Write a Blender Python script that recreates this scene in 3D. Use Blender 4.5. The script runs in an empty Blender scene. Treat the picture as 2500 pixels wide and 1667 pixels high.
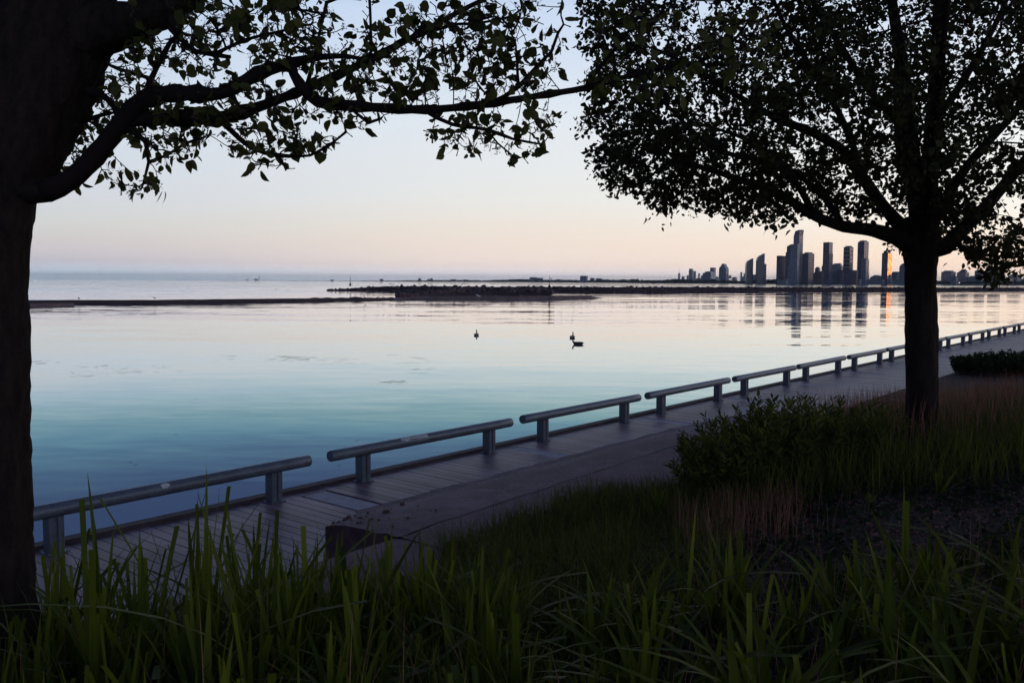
import bpy, bmesh, math, random
import numpy as np
from mathutils import Vector, Matrix, noise as mnoise

random.seed(7); RNG = np.random.default_rng(11)
R = math.radians
SC = bpy.context.scene
COL = SC.collection

# ------------------------------------------------------------------ camera
EYE = Vector((0, 0, 2.71)); WATER = -1.8; F = 2110.0
camd = bpy.data.cameras.new('camera'); cam = bpy.data.objects.new('camera', camd); COL.objects.link(cam)
camd.sensor_width = 36; camd.lens = F / 2500 * 36; camd.clip_start = 0.05; camd.clip_end = 90000
CM = Matrix.Translation(EYE) @ Matrix.Rotation(R(90 - 3.97), 4, 'X') @ Matrix.Rotation(R(0.27), 4, 'Z')
cam.matrix_world = CM; SC.camera = cam
CR = CM.to_3x3()

def P(px, py, Y):            # a point of the place at forward distance Y, from its bearing in the survey photo
    d = CR @ Vector(((px - 1250) / F, (833.5 - py) / F, -1)); return EYE + d * (Y / d.y)
def G(px, Y, z=0.0):         # same bearing, given height
    p = P(px, 690, Y); return Vector((p.x, Y, z))

# ------------------------------------------------------------------ world, sun, exposure
SUN_AZ, SUN_EL = 76.0, 1.2
def lin(c):
    return tuple((v / 255 / 12.92 if v / 255 <= .04045 else ((v / 255 + .055) / 1.055) ** 2.4) for v in c) + (1,)
W = bpy.data.worlds.new('World'); SC.world = W; W.use_nodes = True
wn, wl = W.node_tree.nodes, W.node_tree.links; wn.clear()
def WN(t, **k):
    n = wn.new(t)
    for a, b in k.items(): setattr(n, a, b)
    return n
def wm(op, a, b=None, clamp=False):
    n = WN('ShaderNodeMath', operation=op, use_clamp=clamp)
    for i, v in enumerate((a, b)):
        if v is None: continue
        if isinstance(v, (int, float)): n.inputs[i].default_value = v
        else: wl.new(v, n.inputs[i])
    return n.outputs[0]
tc = WN('ShaderNodeTexCoord'); nrm = WN('ShaderNodeVectorMath', operation='NORMALIZE'); wl.new(tc.outputs['Generated'], nrm.inputs[0])
sep = WN('ShaderNodeSeparateXYZ'); wl.new(nrm.outputs[0], sep.inputs[0])
zc = wm('MAXIMUM', sep.outputs[2], 0.0)
el = wm('POWER', zc, 0.5)
sx, sy = math.sin(R(SUN_AZ)), math.cos(R(SUN_AZ))
dotv = wm('ADD', wm('MULTIPLY', sep.outputs[0], sx), wm('MULTIPLY', sep.outputs[1], sy))
hl = wm('SQRT', wm('ADD', wm('ADD', wm('MULTIPLY', sep.outputs[0], sep.outputs[0]), wm('MULTIPLY', sep.outputs[1], sep.outputs[1])), 1e-5))
t = wm('ADD', wm('MULTIPLY', wm('DIVIDE', dotv, hl), 0.5), 0.5)
WS, HAZE = 1.7, 4e-5          # overall sky strength; haze density
def ramp(stops):
    """stops: (elevation in degrees, colour the sky shows through the haze)"""
    r = WN('ShaderNodeValToRGB'); r.color_ramp.interpolation = 'LINEAR'
    e = r.color_ramp.elements
    while len(e) < len(stops): e.new(0.5)
    for i, (deg, c) in enumerate(stops):
        se = math.sin(R(deg)); T_ = math.exp(-HAZE * min(190 / max(se, 1e-4), 29000)); A = (.075, .07, .12)
        col = [max(0.0, (l - a * (1 - T_)) / T_) / WS for l, a in zip(lin(c)[:3], A)]
        e[i].position = math.sqrt(se); e[i].color = tuple(min(1, q) for q in col) + (1,)
    wl.new(el, r.inputs[0]); return r.outputs[0]
UP = [(24, (116, 142, 188)), (37, (56, 74, 116)), (90, (28, 38, 72))]
r_back = ramp([(0, (78, 82, 104)), (5, (80, 82, 110)), (20, (56, 64, 98)), (90, (28, 38, 72))])
r_left = ramp([(0, (152, 168, 186)), (.45, (163, 174, 190)), (1.1, (184, 182, 194)), (2.2, (201, 197, 200)), (3.3, (205, 207, 208)), (5.2, (206, 212, 222)), (10.4, (205, 217, 232)), (17, (190, 209, 235))] + UP)
r_mid = ramp([(0, (170, 172, 186)), (.5, (200, 194, 202)), (1.1, (227, 212, 206)), (2.4, (236, 221, 211)), (3.5, (235, 225, 215)), (5.5, (231, 231, 229)), (10.4, (224, 231, 239)), (17, (201, 217, 241))] + UP)
r_sun = ramp([(0, (236, 200, 182)), (.85, (240, 212, 194)), (1.4, (248, 222, 200)), (2.4, (250, 231, 211)), (4.3, (248, 243, 234)), (8, (241, 242, 242)), (17, (213, 226, 244))] + UP)
def mixc(f, a, b):
    n = WN('ShaderNodeMix', data_type='RGBA'); wl.new(f, n.inputs[0]); wl.new(a, n.inputs[6]); wl.new(b, n.inputs[7]); return n.outputs[2]
def mr(v, a, b):
    n = WN('ShaderNodeMapRange', clamp=True); n.interpolation_type = 'SMOOTHSTEP'
    wl.new(v, n.inputs[0]); n.inputs[1].default_value = a; n.inputs[2].default_value = b; return n.outputs[0]
c = mixc(mr(t, .06, .36), r_back, r_left); c = mixc(mr(t, .34, .66), c, r_mid); c = mixc(mr(t, .62, .9), c, r_sun)
# the orange afterglow round the set sun
sd = WN('ShaderNodeVectorMath', operation='DOT_PRODUCT'); wl.new(nrm.outputs[0], sd.inputs[0])
sd.inputs[1].default_value = (sx * math.cos(R(SUN_EL)), sy * math.cos(R(SUN_EL)), math.sin(R(SUN_EL)))
gl = wm('MULTIPLY', wm('POWER', wm('MAXIMUM', sd.outputs['Value'], 0.0), 70.0), 0.16)
gc = WN('ShaderNodeMix', data_type='RGBA', blend_type='ADD'); gc.inputs[0].default_value = 1
gs = WN('ShaderNodeVectorMath', operation='SCALE'); gs.inputs[0].default_value = (1.0, 0.28, 0.04); wl.new(gl, gs.inputs['Scale'])
wl.new(c, gc.inputs[6]); wl.new(gs.outputs[0], gc.inputs[7])
sky = WN('ShaderNodeTexSky', sky_type='NISHITA'); sky.sun_disc = False; sky.sun_elevation = R(SUN_EL); sky.sun_rotation = R(SUN_AZ)
sk = WN('ShaderNodeVectorMath', operation='SCALE'); wl.new(sky.outputs[0], sk.inputs[0]); sk.inputs['Scale'].default_value = 0.010
ad = WN('ShaderNodeMix', data_type='RGBA', blend_type='ADD'); ad.inputs[0].default_value = 1
wl.new(gc.outputs[2], ad.inputs[6]); wl.new(sk.outputs[0], ad.inputs[7])
bg = WN('ShaderNodeBackground'); wl.new(ad.outputs[2], bg.inputs[0]); bg.inputs[1].default_value = WS
wo = WN('ShaderNodeOutputWorld'); wl.new(bg.outputs[0], wo.inputs[0])

sl = bpy.data.lights.new('sun', 'SUN'); sl.energy = 0.02; sl.angle = R(3); sl.color = (1.0, .55, .28)
so = bpy.data.objects.new('sun', sl); COL.objects.link(so)
so.rotation_euler = Vector((-sx * math.cos(R(SUN_EL)), -sy * math.cos(R(SUN_EL)), -math.sin(R(SUN_EL)))).to_track_quat('-Z', 'Y').to_euler()

vs = SC.view_settings; vs.view_transform = 'Standard'; vs.look = 'None'; vs.exposure = 0; vs.gamma = 1
SC.cycles.use_denoising = True
SC.cycles.max_bounces = 7; SC.cycles.transparent_max_bounces = 8; SC.cycles.volume_bounces = 0

# ------------------------------------------------------------------ helpers
def tag(o, label=None, cat=None, group=None, kind=None):
    if label: o['label'] = label
    if cat: o['category'] = cat
    if group: o['group'] = group
    if kind: o['kind'] = kind
    return o
def empty(name, loc, label, cat, group=None, rz=0):
    o = bpy.data.objects.new(name, None); COL.objects.link(o); o.location = loc; o.rotation_euler.z = rz
    o.empty_display_size = .1
    return tag(o, label, cat, group)
class MB:
    def __init__(s): s.v = []; s.f = []; s.n = 0
    def add(s, v, f):
        b = s.n; s.v.append(np.asarray(v, float).reshape(-1, 3)); s.n += len(v)
        s.f.extend([tuple(i + b for i in q) for q in f])
    def box(s, c, d, rz=0.0, taper=1.0):
        x, y, z = d[0] / 2, d[1] / 2, d[2] / 2; co, si = math.cos(rz), math.sin(rz); v = []
        for k in (-1, 1):
            q = 1 if k < 0 else taper
            for a, b in ((-x * q, -y * q), (x * q, -y * q), (x * q, y * q), (-x * q, y * q)):
                v.append((c[0] + a * co - b * si, c[1] + a * si + b * co, c[2] + k * z))
        s.add(v, [(0, 3, 2, 1), (4, 5, 6, 7), (0, 1, 5, 4), (1, 2, 6, 5), (2, 3, 7, 6), (3, 0, 4, 7)])
    def tube(s, pts, rad, n=8, cap=True, jit=0.0):
        pts = [Vector(p) for p in pts]; m = len(pts)
        if m < 2: return
        T = (pts[1] - pts[0]).normalized(); N = T.orthogonal().normalized(); V = []
        for i in range(m):
            a = pts[min(i + 1, m - 1)] - pts[max(i - 1, 0)]
            if a.length < 1e-9: a = T
            a.normalize(); N = (N - a * N.dot(a))
            if N.length < 1e-6: N = a.orthogonal()
            N.normalize(); B = a.cross(N); r = rad[i] if hasattr(rad, '__len__') else rad
            for k in range(n):
                w = 2 * math.pi * k / n; rr = r * (1 + (jit * (random.random() - .5) if jit else 0))
                V.append(pts[i] + N * (math.cos(w) * rr) + B * (math.sin(w) * rr))
        Fc = [(i * n + k, i * n + (k + 1) % n, (i + 1) * n + (k + 1) % n, (i + 1) * n + k) for i in range(m - 1) for k in range(n)]
        if cap: Fc += [tuple(range(n))[::-1], tuple((m - 1) * n + k for k in range(n))]
        s.add([tuple(v) for v in V], Fc)
    def build(s, name, mat, parent=None, smooth=False, loc=None, idx=None):
        me = bpy.data.meshes.new(name)
        V = np.concatenate(s.v) if s.v else np.zeros((0, 3))
        if loc is not None: V = V - np.array(loc)
        me.from_pydata([tuple(r) for r in V.tolist()], [], s.f); me.materials.append(mat) if not isinstance(mat, (list, tuple)) else [me.materials.append(q) for q in mat]
        if idx is not None: me.polygons.foreach_set('material_index', idx)
        if smooth: me.polygons.foreach_set('use_smooth', [True] * len(me.polygons))
        me.update(); o = bpy.data.objects.new(name, me); COL.objects.link(o)
        if parent: o.parent = parent
        if loc is not None: o.location = loc
        return o
def bulk(name, V, quads, mat, parent=None, smooth=False, tris=None):
    """fast mesh from numpy arrays"""
    me = bpy.data.meshes.new(name); nq = len(quads); nt = 0 if tris is None else len(tris)
    me.vertices.add(len(V)); me.vertices.foreach_set('co', np.asarray(V, np.float32).ravel())
    me.loops.add(nq * 4 + nt * 3); me.polygons.add(nq + nt)
    li = np.asarray(quads, np.int32).ravel()
    if nt: li = np.concatenate([li, np.asarray(tris, np.int32).ravel()])
    me.loops.foreach_set('vertex_index', li)
    st = np.concatenate([np.arange(nq) * 4, nq * 4 + np.arange(nt) * 3]).astype(np.int32)
    me.polygons.foreach_set('loop_start', st)
    if smooth: me.polygons.foreach_set('use_smooth', np.ones(nq + nt, bool))
    me.materials.append(mat); me.update(calc_edges=True); me.validate()
    o = bpy.data.objects.new(name, me); COL.objects.link(o)
    if parent: o.parent = parent
    return o

# ------------------------------------------------------------------ materials
class M:
    def __init__(s, name):
        s.m = bpy.data.materials.new(name); s.m.use_nodes = True; s.n = s.m.node_tree.nodes; s.l = s.m.node_tree.links
        s.b = s.n['Principled BSDF']
    def N(s, t, **k):
        n = s.n.new(t)
        for a, b in k.items(): setattr(n, a, b)
        return n
    def set(s, **k):
        for a, v in k.items():
            i = s.b.inputs[a.replace('_', ' ')]
            if isinstance(v, bpy.types.NodeSocket): s.l.new(v, i)
            else: i.default_value = v
        return s
    def co(s, scale=(1, 1, 1), src='Object', rot=0):
        t = s.N('ShaderNodeTexCoord'); m = s.N('ShaderNodeMapping'); m.inputs['Scale'].default_value = scale; m.inputs['Rotation'].default_value = (0, 0, rot)
        s.l.new(t.outputs[src], m.inputs[0]); return m.outputs[0]
    def noise(s, vec, sc=5, det=4, rough=.55, out=0):
        n = s.N('ShaderNodeTexNoise'); n.inputs['Scale'].default_value = sc; n.inputs['Detail'].default_value = det; n.inputs['Roughness'].default_value = rough
        s.l.new(vec, n.inputs['Vector']); return n.outputs[out]
    def ramp(s, f, stops):
        r = s.N('ShaderNodeValToRGB'); e = r.color_ramp.elements
        while len(e) < len(stops): e.new(.5)
        for i, (p, c) in enumerate(stops): e[i].position = p; e[i].color = tuple(c) + (1,)
        s.l.new(f, r.inputs[0]); return r.outputs[0]
    def math(s, op, a, b=None, c=None, clamp=False):
        n = s.N('ShaderNodeMath', operation=op, use_clamp=clamp)
        for i, v in enumerate((a, b, c)):
            if v is None: continue
            if isinstance(v, (int, float)): n.inputs[i].default_value = v
            else: s.l.new(v, n.inputs[i])
        return n.outputs[0]
    def mix(s, f, a, b, mode='MIX'):
        n = s.N('ShaderNodeMix', data_type='RGBA', blend_type=mode)
        for i, v in ((0, f), (6, a), (7, b)):
            if isinstance(v, bpy.types.NodeSocket): s.l.new(v, n.inputs[i])
            elif i: n.inputs[i].default_value = tuple(v) + (1,)
            else: n.inputs[0].default_value = v
        return n.outputs[2]
    def bump(s, h, dist=.01, st=.6):
        b = s.N('ShaderNodeBump'); b.inputs['Distance'].default_value = dist; b.inputs['Strength'].default_value = st
        s.l.new(h, b.inputs['Height']); s.l.new(b.outputs[0], s.b.inputs['Normal']); return s
def plain(name, c, rough=.7, metal=0.0, var=.25, sc=3.0):
    m = M(name); n = m.noise(m.co(), sc, 5)
    m.set(Base_Color=m.ramp(n, [(.3, [v * (1 - var) for v in c]), (.7, [v * (1 + var) for v in c])]), Roughness=rough, Metallic=metal)
    return m
def leafy(name, a, b, trans=.25, rough=.5, spec=.5):
    """two green tones picked per leaf, some light let through"""
    m = M(name); g = m.N('ShaderNodeNewGeometry'); m.set(Roughness=rough)
    m.b.inputs['Specular IOR Level'].default_value = spec
    c = m.ramp(g.outputs['Random Per Island'], [(0, a), (1, b)]); m.set(Base_Color=c)
    tr = m.N('ShaderNodeBsdfTranslucent'); mx = m.N('ShaderNodeMixShader'); mx.inputs[0].default_value = trans
    hs = m.N('ShaderNodeHueSaturation'); hs.inputs['Value'].default_value = 1.6; m.l.new(c, hs.inputs['Color']); m.l.new(hs.outputs[0], tr.inputs[0])
    m.l.new(m.b.outputs[0], mx.inputs[1]); m.l.new(tr.outputs[0], mx.inputs[2]); m.l.new(mx.outputs[0], m.n['Material Output'].inputs[0])
    return m.m

bark = M('bark'); v = bark.co((7, 7, 1.6)); n1 = bark.noise(v, 3.2, 6, .65); n2 = bark.noise(bark.co((3, 3, 3)), 14, 4)
bark.set(Base_Color=bark.mix(.35, bark.ramp(n1, [(.35, (.008, .0055, .006)), (.7, (.034, .023, .022))]), bark.ramp(n2, [(.3, (.01, .007, .008)), (.8, (.04, .032, .03))])), Roughness=.95)
bark.b.inputs['Specular IOR Level'].default_value = .15
bark.bump(n1, .03, 1.0); BARK = bark.m
tw = plain('twig_bark', (.014, .009, .011), .9); tw.b.inputs['Specular IOR Level'].default_value = .15; TWIG = tw.m
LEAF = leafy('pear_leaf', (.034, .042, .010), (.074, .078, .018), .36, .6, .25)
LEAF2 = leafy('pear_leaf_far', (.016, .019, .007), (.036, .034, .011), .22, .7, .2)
BLOOM = leafy('spent_blossom', (.075, .05, .05), (.16, .11, .10), .25, .8, .1)
REED = leafy('reed_leaf', (.026, .044, .004), (.108, .130, .012), .38, .6, .18)
GRASS = leafy('grass_blade', (.026, .038, .008), (.115, .125, .024), .35, .7, .12)
DRY = leafy('dry_stem', (.12, .052, .042), (.32, .165, .12), .2, .8, .1)
BUSHL = leafy('goldenrod_leaf', (.022, .034, .007), (.100, .110, .020), .35, .6, .15)
SHRUBL = leafy('shrub_leaf', (.012, .020, .007), (.026, .040, .012), .2, .7, .2)
STRAW = leafy('straw', (.07, .05, .04), (.26, .19, .17), .2, .8, .1)
CHIP = leafy('mulch_chip', (.03, .014, .013), (.34, .16, .145), .05, .9, .1)
PETAL = plain('petal', (.45, .42, .42), .8).m

# ------------------------------------------------------------------ water
wa = M('lake_water'); wa.set(Base_Color=(.010, .040, .052, 1), Roughness=.035, IOR=1.333)
def slope(scale, amp, rot=0.0, det=2):
    c = wa.noise(wa.co(scale, 'Object', rot), 1.0, det, .5, out=1)
    s1 = wa.N('ShaderNodeVectorMath', operation='SUBTRACT'); wa.l.new(c, s1.inputs[0]); s1.inputs[1].default_value = (.5, .5, .5)
    s2 = wa.N('ShaderNodeVectorMath', operation='MULTIPLY'); wa.l.new(s1.outputs[0], s2.inputs[0]); s2.inputs[1].default_value = (amp[0], amp[1], 0)
    return s2.outputs[0]
def vadd(a, b):
    n = wa.N('ShaderNodeVectorMath', operation='ADD'); wa.l.new(a, n.inputs[0])
    if isinstance(b, tuple): n.inputs[1].default_value = b
    else: wa.l.new(b, n.inputs[1])
    return n.outputs[0]
sl1 = vadd(slope((1 / 34, 1 / 7.0, 1), (.012, .055), R(4)), slope((1 / 8, 1 / 1.7, 1), (.016, .050), R(-5)))
sl2 = vadd(slope((1 / 1.6, 1 / .45, 1), (.030, .045), R(9)), slope((1 / 120, 1 / 26, 1), (.004, .030), R(-2)))
sv = vadd(sl1, sl2)
pt = wa.noise(wa.co((1 / 160, 1 / 35, 1), 'Object', R(3)), 1, 3)      # calm and ruffled patches
pf = wa.N('ShaderNodeMapRange'); wa.l.new(pt, pf.inputs[0]); pf.inputs[1].default_value = .38; pf.inputs[2].default_value = .62; pf.inputs[3].default_value = .55; pf.inputs[4].default_value = 1.35
scn = wa.N('ShaderNodeVectorMath', operation='SCALE'); wa.l.new(sv, scn.inputs[0]); 
tco = wa.N('ShaderNodeTexCoord'); spo = wa.N('ShaderNodeSeparateXYZ'); wa.l.new(tco.outputs['Object'], spo.inputs[0]); opn = wa.N('ShaderNodeMapRange'); wa.l.new(spo.outputs[1], opn.inputs[0])
opn.inputs[1].default_value = 420; opn.inputs[2].default_value = 700; opn.inputs[3].default_value = 1; opn.inputs[4].default_value = 3.5      # the open lake is rougher than the sheltered basin
wa.l.new(wa.math('MULTIPLY', pf.outputs[0], opn.outputs[0]), scn.inputs['Scale'])
nv = wa.N('ShaderNodeVectorMath', operation='NORMALIZE'); wa.l.new(vadd(scn.outputs[0], (0, 0, 1)), nv.inputs[0]); wa.l.new(nv.outputs[0], wa.b.inputs['Normal'])
geo = wa.N('ShaderNodeNewGeometry'); si = wa.N('ShaderNodeSeparateXYZ'); wa.l.new(geo.outputs['Incoming'], si.inputs[0])
vd = wa.N('ShaderNodeVectorMath', operation='DOT_PRODUCT'); wa.l.new(geo.outputs['Incoming'], vd.inputs[0]); hv = wa.N('ShaderNodeVectorMath', operation='MULTIPLY'); wa.l.new(scn.outputs[0], hv.inputs[0]); hv.inputs[1].default_value = (.55, .55, 0); wa.l.new(vadd(hv.outputs[0], (0, 0, 1)), vd.inputs[1]); gz_ = wa.math('MAXIMUM', vd.outputs['Value'], 0.0)
# how much the lake mirrors at each grazing angle: nearly all far out, little close in where one looks into the dark water
rf = wa.ramp(gz_, [(0, (.97, .97, .97)), (.035, (.96, .96, .96)), (.096, (.73, .78, .79)), (.122, (.49, .62, .655)), (.146, (.27, .43, .455)), (.168, (.17, .315, .375)), (.19, (.115, .20, .275)), (.228, (.060, .085, .155)), (1, (.02, .03, .04))])
gb = wa.N('ShaderNodeBsdfGlossy'); gb.inputs['Roughness'].default_value = .02; wa.l.new(rf, gb.inputs['Color']); wa.l.new(nv.outputs[0], gb.inputs['Normal'])
db = wa.N('ShaderNodeBsdfDiffuse'); db.inputs['Color'].default_value = (.004, .012, .022, 1); asb = wa.N('ShaderNodeAddShader')
wa.l.new(gb.outputs[0], asb.inputs[0]); wa.l.new(db.outputs[0], asb.inputs[1]); wa.l.new(asb.outputs[0], wa.n['Material Output'].inputs[0])
mb = MB(); mb.add([(-15000, -40, WATER), (15000, -40, WATER), (15000, 29000, WATER), (-15000, 29000, WATER)], [(0, 1, 2, 3)])
tag(mb.build('lake_water', wa.m), 'calm pale lake reflecting the dusk sky', kind='structure')
mb = MB(); mb.add([(-15500, -45, -6), (15500, -45, -6), (15500, 29500, -6), (-15500, 29500, -6)], [(0, 1, 2, 3)])
tag(mb.build('lake_bed', plain('lake_bed', (.03, .035, .03)).m), 'dark bed under the lake', kind='structure')

# ------------------------------------------------------------------ quay frame: u along the rail, v inland from the rail
DU = Vector((.6363, .7714, 0)); DV = Vector((.7714, -.6363, 0)); V0 = 8.90
def UV(u, v, z=0.0): p = DU * u + DV * (v - V0); return Vector((p.x, p.y, z))
def toUV(x, y): return x * DU.x + y * DU.y, x * DV.x + y * DV.y + V0
QR = math.atan2(DU.y, DU.x)
def sst(a, b, x): q = min(1, max(0, (x - a) / (b - a))); return q * q * (3 - 2 * q)
def path_h(u, v):            # top of the concrete path
    h = .37 * sst(1.05, 2.6, v) + .03 * sst(2.3, 3.3, v)
    return h * (1 - sst(12.5, 17.5, u)) + .006
def ramp_h(u, v):            # asphalt in front of the path's end face
    return .006 + .400 * min(1, max(0, (v - 2.3) / .95))
def ground_h(u, v):
    a = .385 * sst(2.3, 3.35, v) if u < 16 else .05 * sst(2.5, 3.0, v) + .0
    if 12.5 < u < 17.5: a *= 1 - .85 * sst(12.5, 17.5, u)
    b = 0.72 * sst(3.4, 8.8, v) * (1 if u < 16 else 1 - .45 * sst(16, 30, u)) + .10 * sst(9, 20, v)
    return a + b
def gz(x, y):
    u, v = toUV(x, y)
    return ground_h(u, v) + .05 * (mnoise.noise((x * .9, y * .9, 0)) if v > 3.6 else 0)

gm = M('soil_mulch'); v = gm.co(); n1 = gm.noise(v, 2.2, 6); n2 = gm.noise(v, 38, 5, .7)
gm.set(Base_Color=gm.mix(.5, gm.ramp(n1, [(.35, (.020, .011, .010)), (.7, (.055, .028, .025))]), gm.ramp(n2, [(.35, (.006, .005, .005)), (.75, (.06, .042, .038))])), Roughness=.95); gm.bump(n2, .03, 1)
us = np.concatenate([np.arange(-14, 22, .22), np.arange(22, 60, .8), np.arange(60, 160, 4)])
vsn = np.concatenate([np.arange(2.62, 12, .2), np.arange(12, 60, 2.0)])
V = np.array([[*(UV(u, v)[:2]), 0] for u in us for v in vsn]); nu, nv_ = len(us), len(vsn)
for i, r in enumerate(V): r[2] = gz(r[0], r[1]) - (.05 if toUV(r[0], r[1])[1] < 4.1 and -4 < toUV(r[0], r[1])[0] < 17 else 0.0)
Q = np.array([[i * nv_ + j, (i + 1) * nv_ + j, (i + 1) * nv_ + j + 1, i * nv_ + j + 1] for i in range(nu - 1) for j in range(nv_ - 1)])[:, ::-1]
tag(bulk('ground', V, Q, gm.m, smooth=True), 'dark mulched soil of the planting bed', kind='structure')

# boardwalk planks, curb, quay wall
def plankmat(name, c):
    m = M(name); n1 = m.noise(m.co((1.2, 30, 4), rot=0), 2.0, 5); n2 = m.noise(m.co((1, 1, 1)), 1.3, 4); g = m.N('ShaderNodeNewGeometry')
    base = m.mix(.55, m.ramp(n1, [(.3, [q * .7 for q in c]), (.7, [q * 1.25 for q in c])]), m.ramp(n2, [(.35, [q * .62 for q in c]), (.65, [q * 1.2 for q in c])]))
    iv = m.ramp(g.outputs['Random Per Island'], [(0, (.55, .56, .58)), (1, (1.35, 1.3, 1.3))])
    m.set(Base_Color=m.mix(1.0, base, iv, 'MULTIPLY'), Roughness=.5); m.bump(n1, .004, .6); return m.m
PLANK = plankmat('weathered_plank', (.190, .125, .165))
mb = MB(); u = -13.0; PW = .145
while u < 150:
    pw = PW if u < 60 else PW * 4
    g = ((u + pw / 2 - 2.91 + .11) / 4) % 1.0
    vmax = 2.72 if u < 5.2 else (2.6 if u < 6.8 else (1.5 if u < 12 else 2.62))
    gaps = .012 if u < 60 else .02
    # pale concrete slab under every rail gap replaces the boards there
    dslab = (u + pw / 2 - 2.80) - 4 * round((u + pw / 2 - 2.80) / 4)
    if abs(dslab) < .17 and 0 < u < 60: v0s = [( -.16, .02), (1.13, vmax)]
    else: v0s = [(-.16, vmax)]
    for a, b in v0s:
        if b - a < .05: continue
        mb.box((u + pw / 2, (a + b) / 2, -.02 + random.uniform(-.0015, .0015)), (pw - gaps, b - a, .04))
    u += pw
DKM = Matrix.Translation(DV * -V0) @ Matrix(((DU.x, DV.x, 0, 0), (DU.y, DV.y, 0, 0), (0, 0, 1, 0), (0, 0, 0, 1)))
def lay(o): o.data.transform(DKM); o.data.flip_normals(); return o
dk = lay(mb.build('boardwalk', PLANK))
tag(dk, 'weathered timber boardwalk along the water', kind='structure')
mb = MB()
for k in range(-3, 15): mb.box((4 * k + 2.80, .575, -.028), (.335, 1.08, .05))
sb = mb.build('concrete_slabs', plain('pale_slab', (.40, .38, .44), .8, 0, .2, 9).m); lay(sb); tag(sb, 'pale concrete slabs let into the boardwalk', kind='structure')
mb = MB(); mb.box((68, -.235, .0), (164, .15, .09)); mb.box((68, 1.2, -.35), (164, 2.9, .55)); mb.box((68, -.16, -2.6), (164, .3, 5.0))
# boards' dark substructure sits just under the planks
qm = plain('quay_timber', (.060, .042, .052), .8, 0, .3, 4).m
qo = mb.build('quay_wall', qm); lay(qo); tag(qo, 'dark timber curb and quay wall at the water edge', kind='structure')

# concrete path and asphalt
def sheet(name, uv, hf, mat, du, thick=0.0, label=''):
    u0, u1, v0f, v1f, nv = uv; V = []; us = np.arange(u0, u1 + du / 2, du)
    for u in us:
        a, b = v0f(u), v1f(u)
        for j in range(nv + 1):
            v = a + (b - a) * j / nv; q = (.014 * max(0, 1 - (u - 5.26) / .8) * (1 if thick and j < nv else 0)); V.append(tuple(UV(u + q * 1.6 * mnoise.noise((v * 6, 1, 0)), v, hf(u, v) + q * (mnoise.noise((u * 7, v * 7, 0)) - .2))))
    m = nv + 1; Q = [(i * m + j, (i + 1) * m + j, (i + 1) * m + j + 1, i * m + j + 1)[::-1] for i in range(len(us) - 1) for j in range(nv)]
    mb = MB(); mb.add(V, Q)
    if thick:   # end face at u0
        E = [tuple(Vector(V[j]) - Vector((0, 0, 0))) for j in range(m)] + [(V[j][0], V[j][1], -.1) for j in range(m)]
        wb = MB(); wb.add(E, [(j, j + 1, m + j + 1, m + j) for j in range(nv)])
        A_ = [V[i * m] for i in range(len(us))]; A_ = A_ + [(p[0], p[1], -.1) for p in A_]; k_ = len(us)
        wb.add(A_, [(i, i + 1, k_ + i + 1, k_ + i) for i in range(k_ - 1)]); tag(wb.build('path_end_face', plain('dark_reddish_concrete', (.10, .052, .064), .9, 0, .5, 5).m), 'dark broken end face of the concrete path', kind='structure')  # end face in a darker, redder, mottled concrete than the top
    o = mb.build(name, mat, smooth=False); return tag(o, label, kind='structure')
def paving(name, c, red):
    m = M(name); v = m.co(); n1 = m.noise(v, 1.4, 6, .65); n2 = m.noise(v, 32, 5, .75); n3 = m.noise(v, 3.2, 6, .7)
    base = m.mix(.5, m.ramp(n1, [(.41, [q * .45 for q in c]), (.6, [q * 1.45 for q in c])]), m.ramp(n2, [(.40, [q * .25 for q in c]), (.66, [q * 1.75 for q in c])]))
    base = m.mix(m.ramp(n3, [(.52, (0, 0, 0)), (.7, (.55, .55, .55))]), base, red)
    m.set(Base_Color=m.mix(m.ramp(m.noise(v, .45, 4), [(.45, (0, 0, 0)), (.62, (.75, .75, .75))]), base, [q * .5 for q in c]), Roughness=.85); m.bump(n2, .012, 1.0); return m.m
CONC = paving('worn_concrete', (.190, .125, .158), (.29, .20, .235)); ASPH = paving('asphalt', (.16, .085, .122), (.19, .08, .11))
def wob(u, s=0): return .05 * mnoise.noise((u * 1.3, s, 0)) + .025 * mnoise.noise((u * 5, s, 3))
JT = lambda u: 3.22 - .045 * (u - 5.2) + .5 * wob(u * 1.5, 9) + .02 * mnoise.noise((u * 14, 2, 0))
sheet('concrete_path', (5.26, 17.4, lambda u: (1.10 + wob(u) * 1.8) + 1.1 * max(0, (6.55 - u) / 1.29) ** .8 + .25 * sst(14, 17.4, u), lambda u: JT(u), 14), path_h, CONC, .12, .1, 'worn concrete path over the boards')
sheet('asphalt_path', (5.265, 17.6, lambda u: JT(u) + .024 + .02 * abs(mnoise.noise((u * 9, 7, 0))), lambda u: 4.5, 8), lambda u, v: max(path_h(u, v), .012) + .004, ASPH, .12, 0, 'cracked purple-grey asphalt path')
sheet('asphalt_ramp', (-5.99, 5.26, lambda u: 2.30, lambda u: 4.5, 12), ramp_h, ASPH, .25, 0, 'asphalt ramp below the end of the path')

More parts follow.
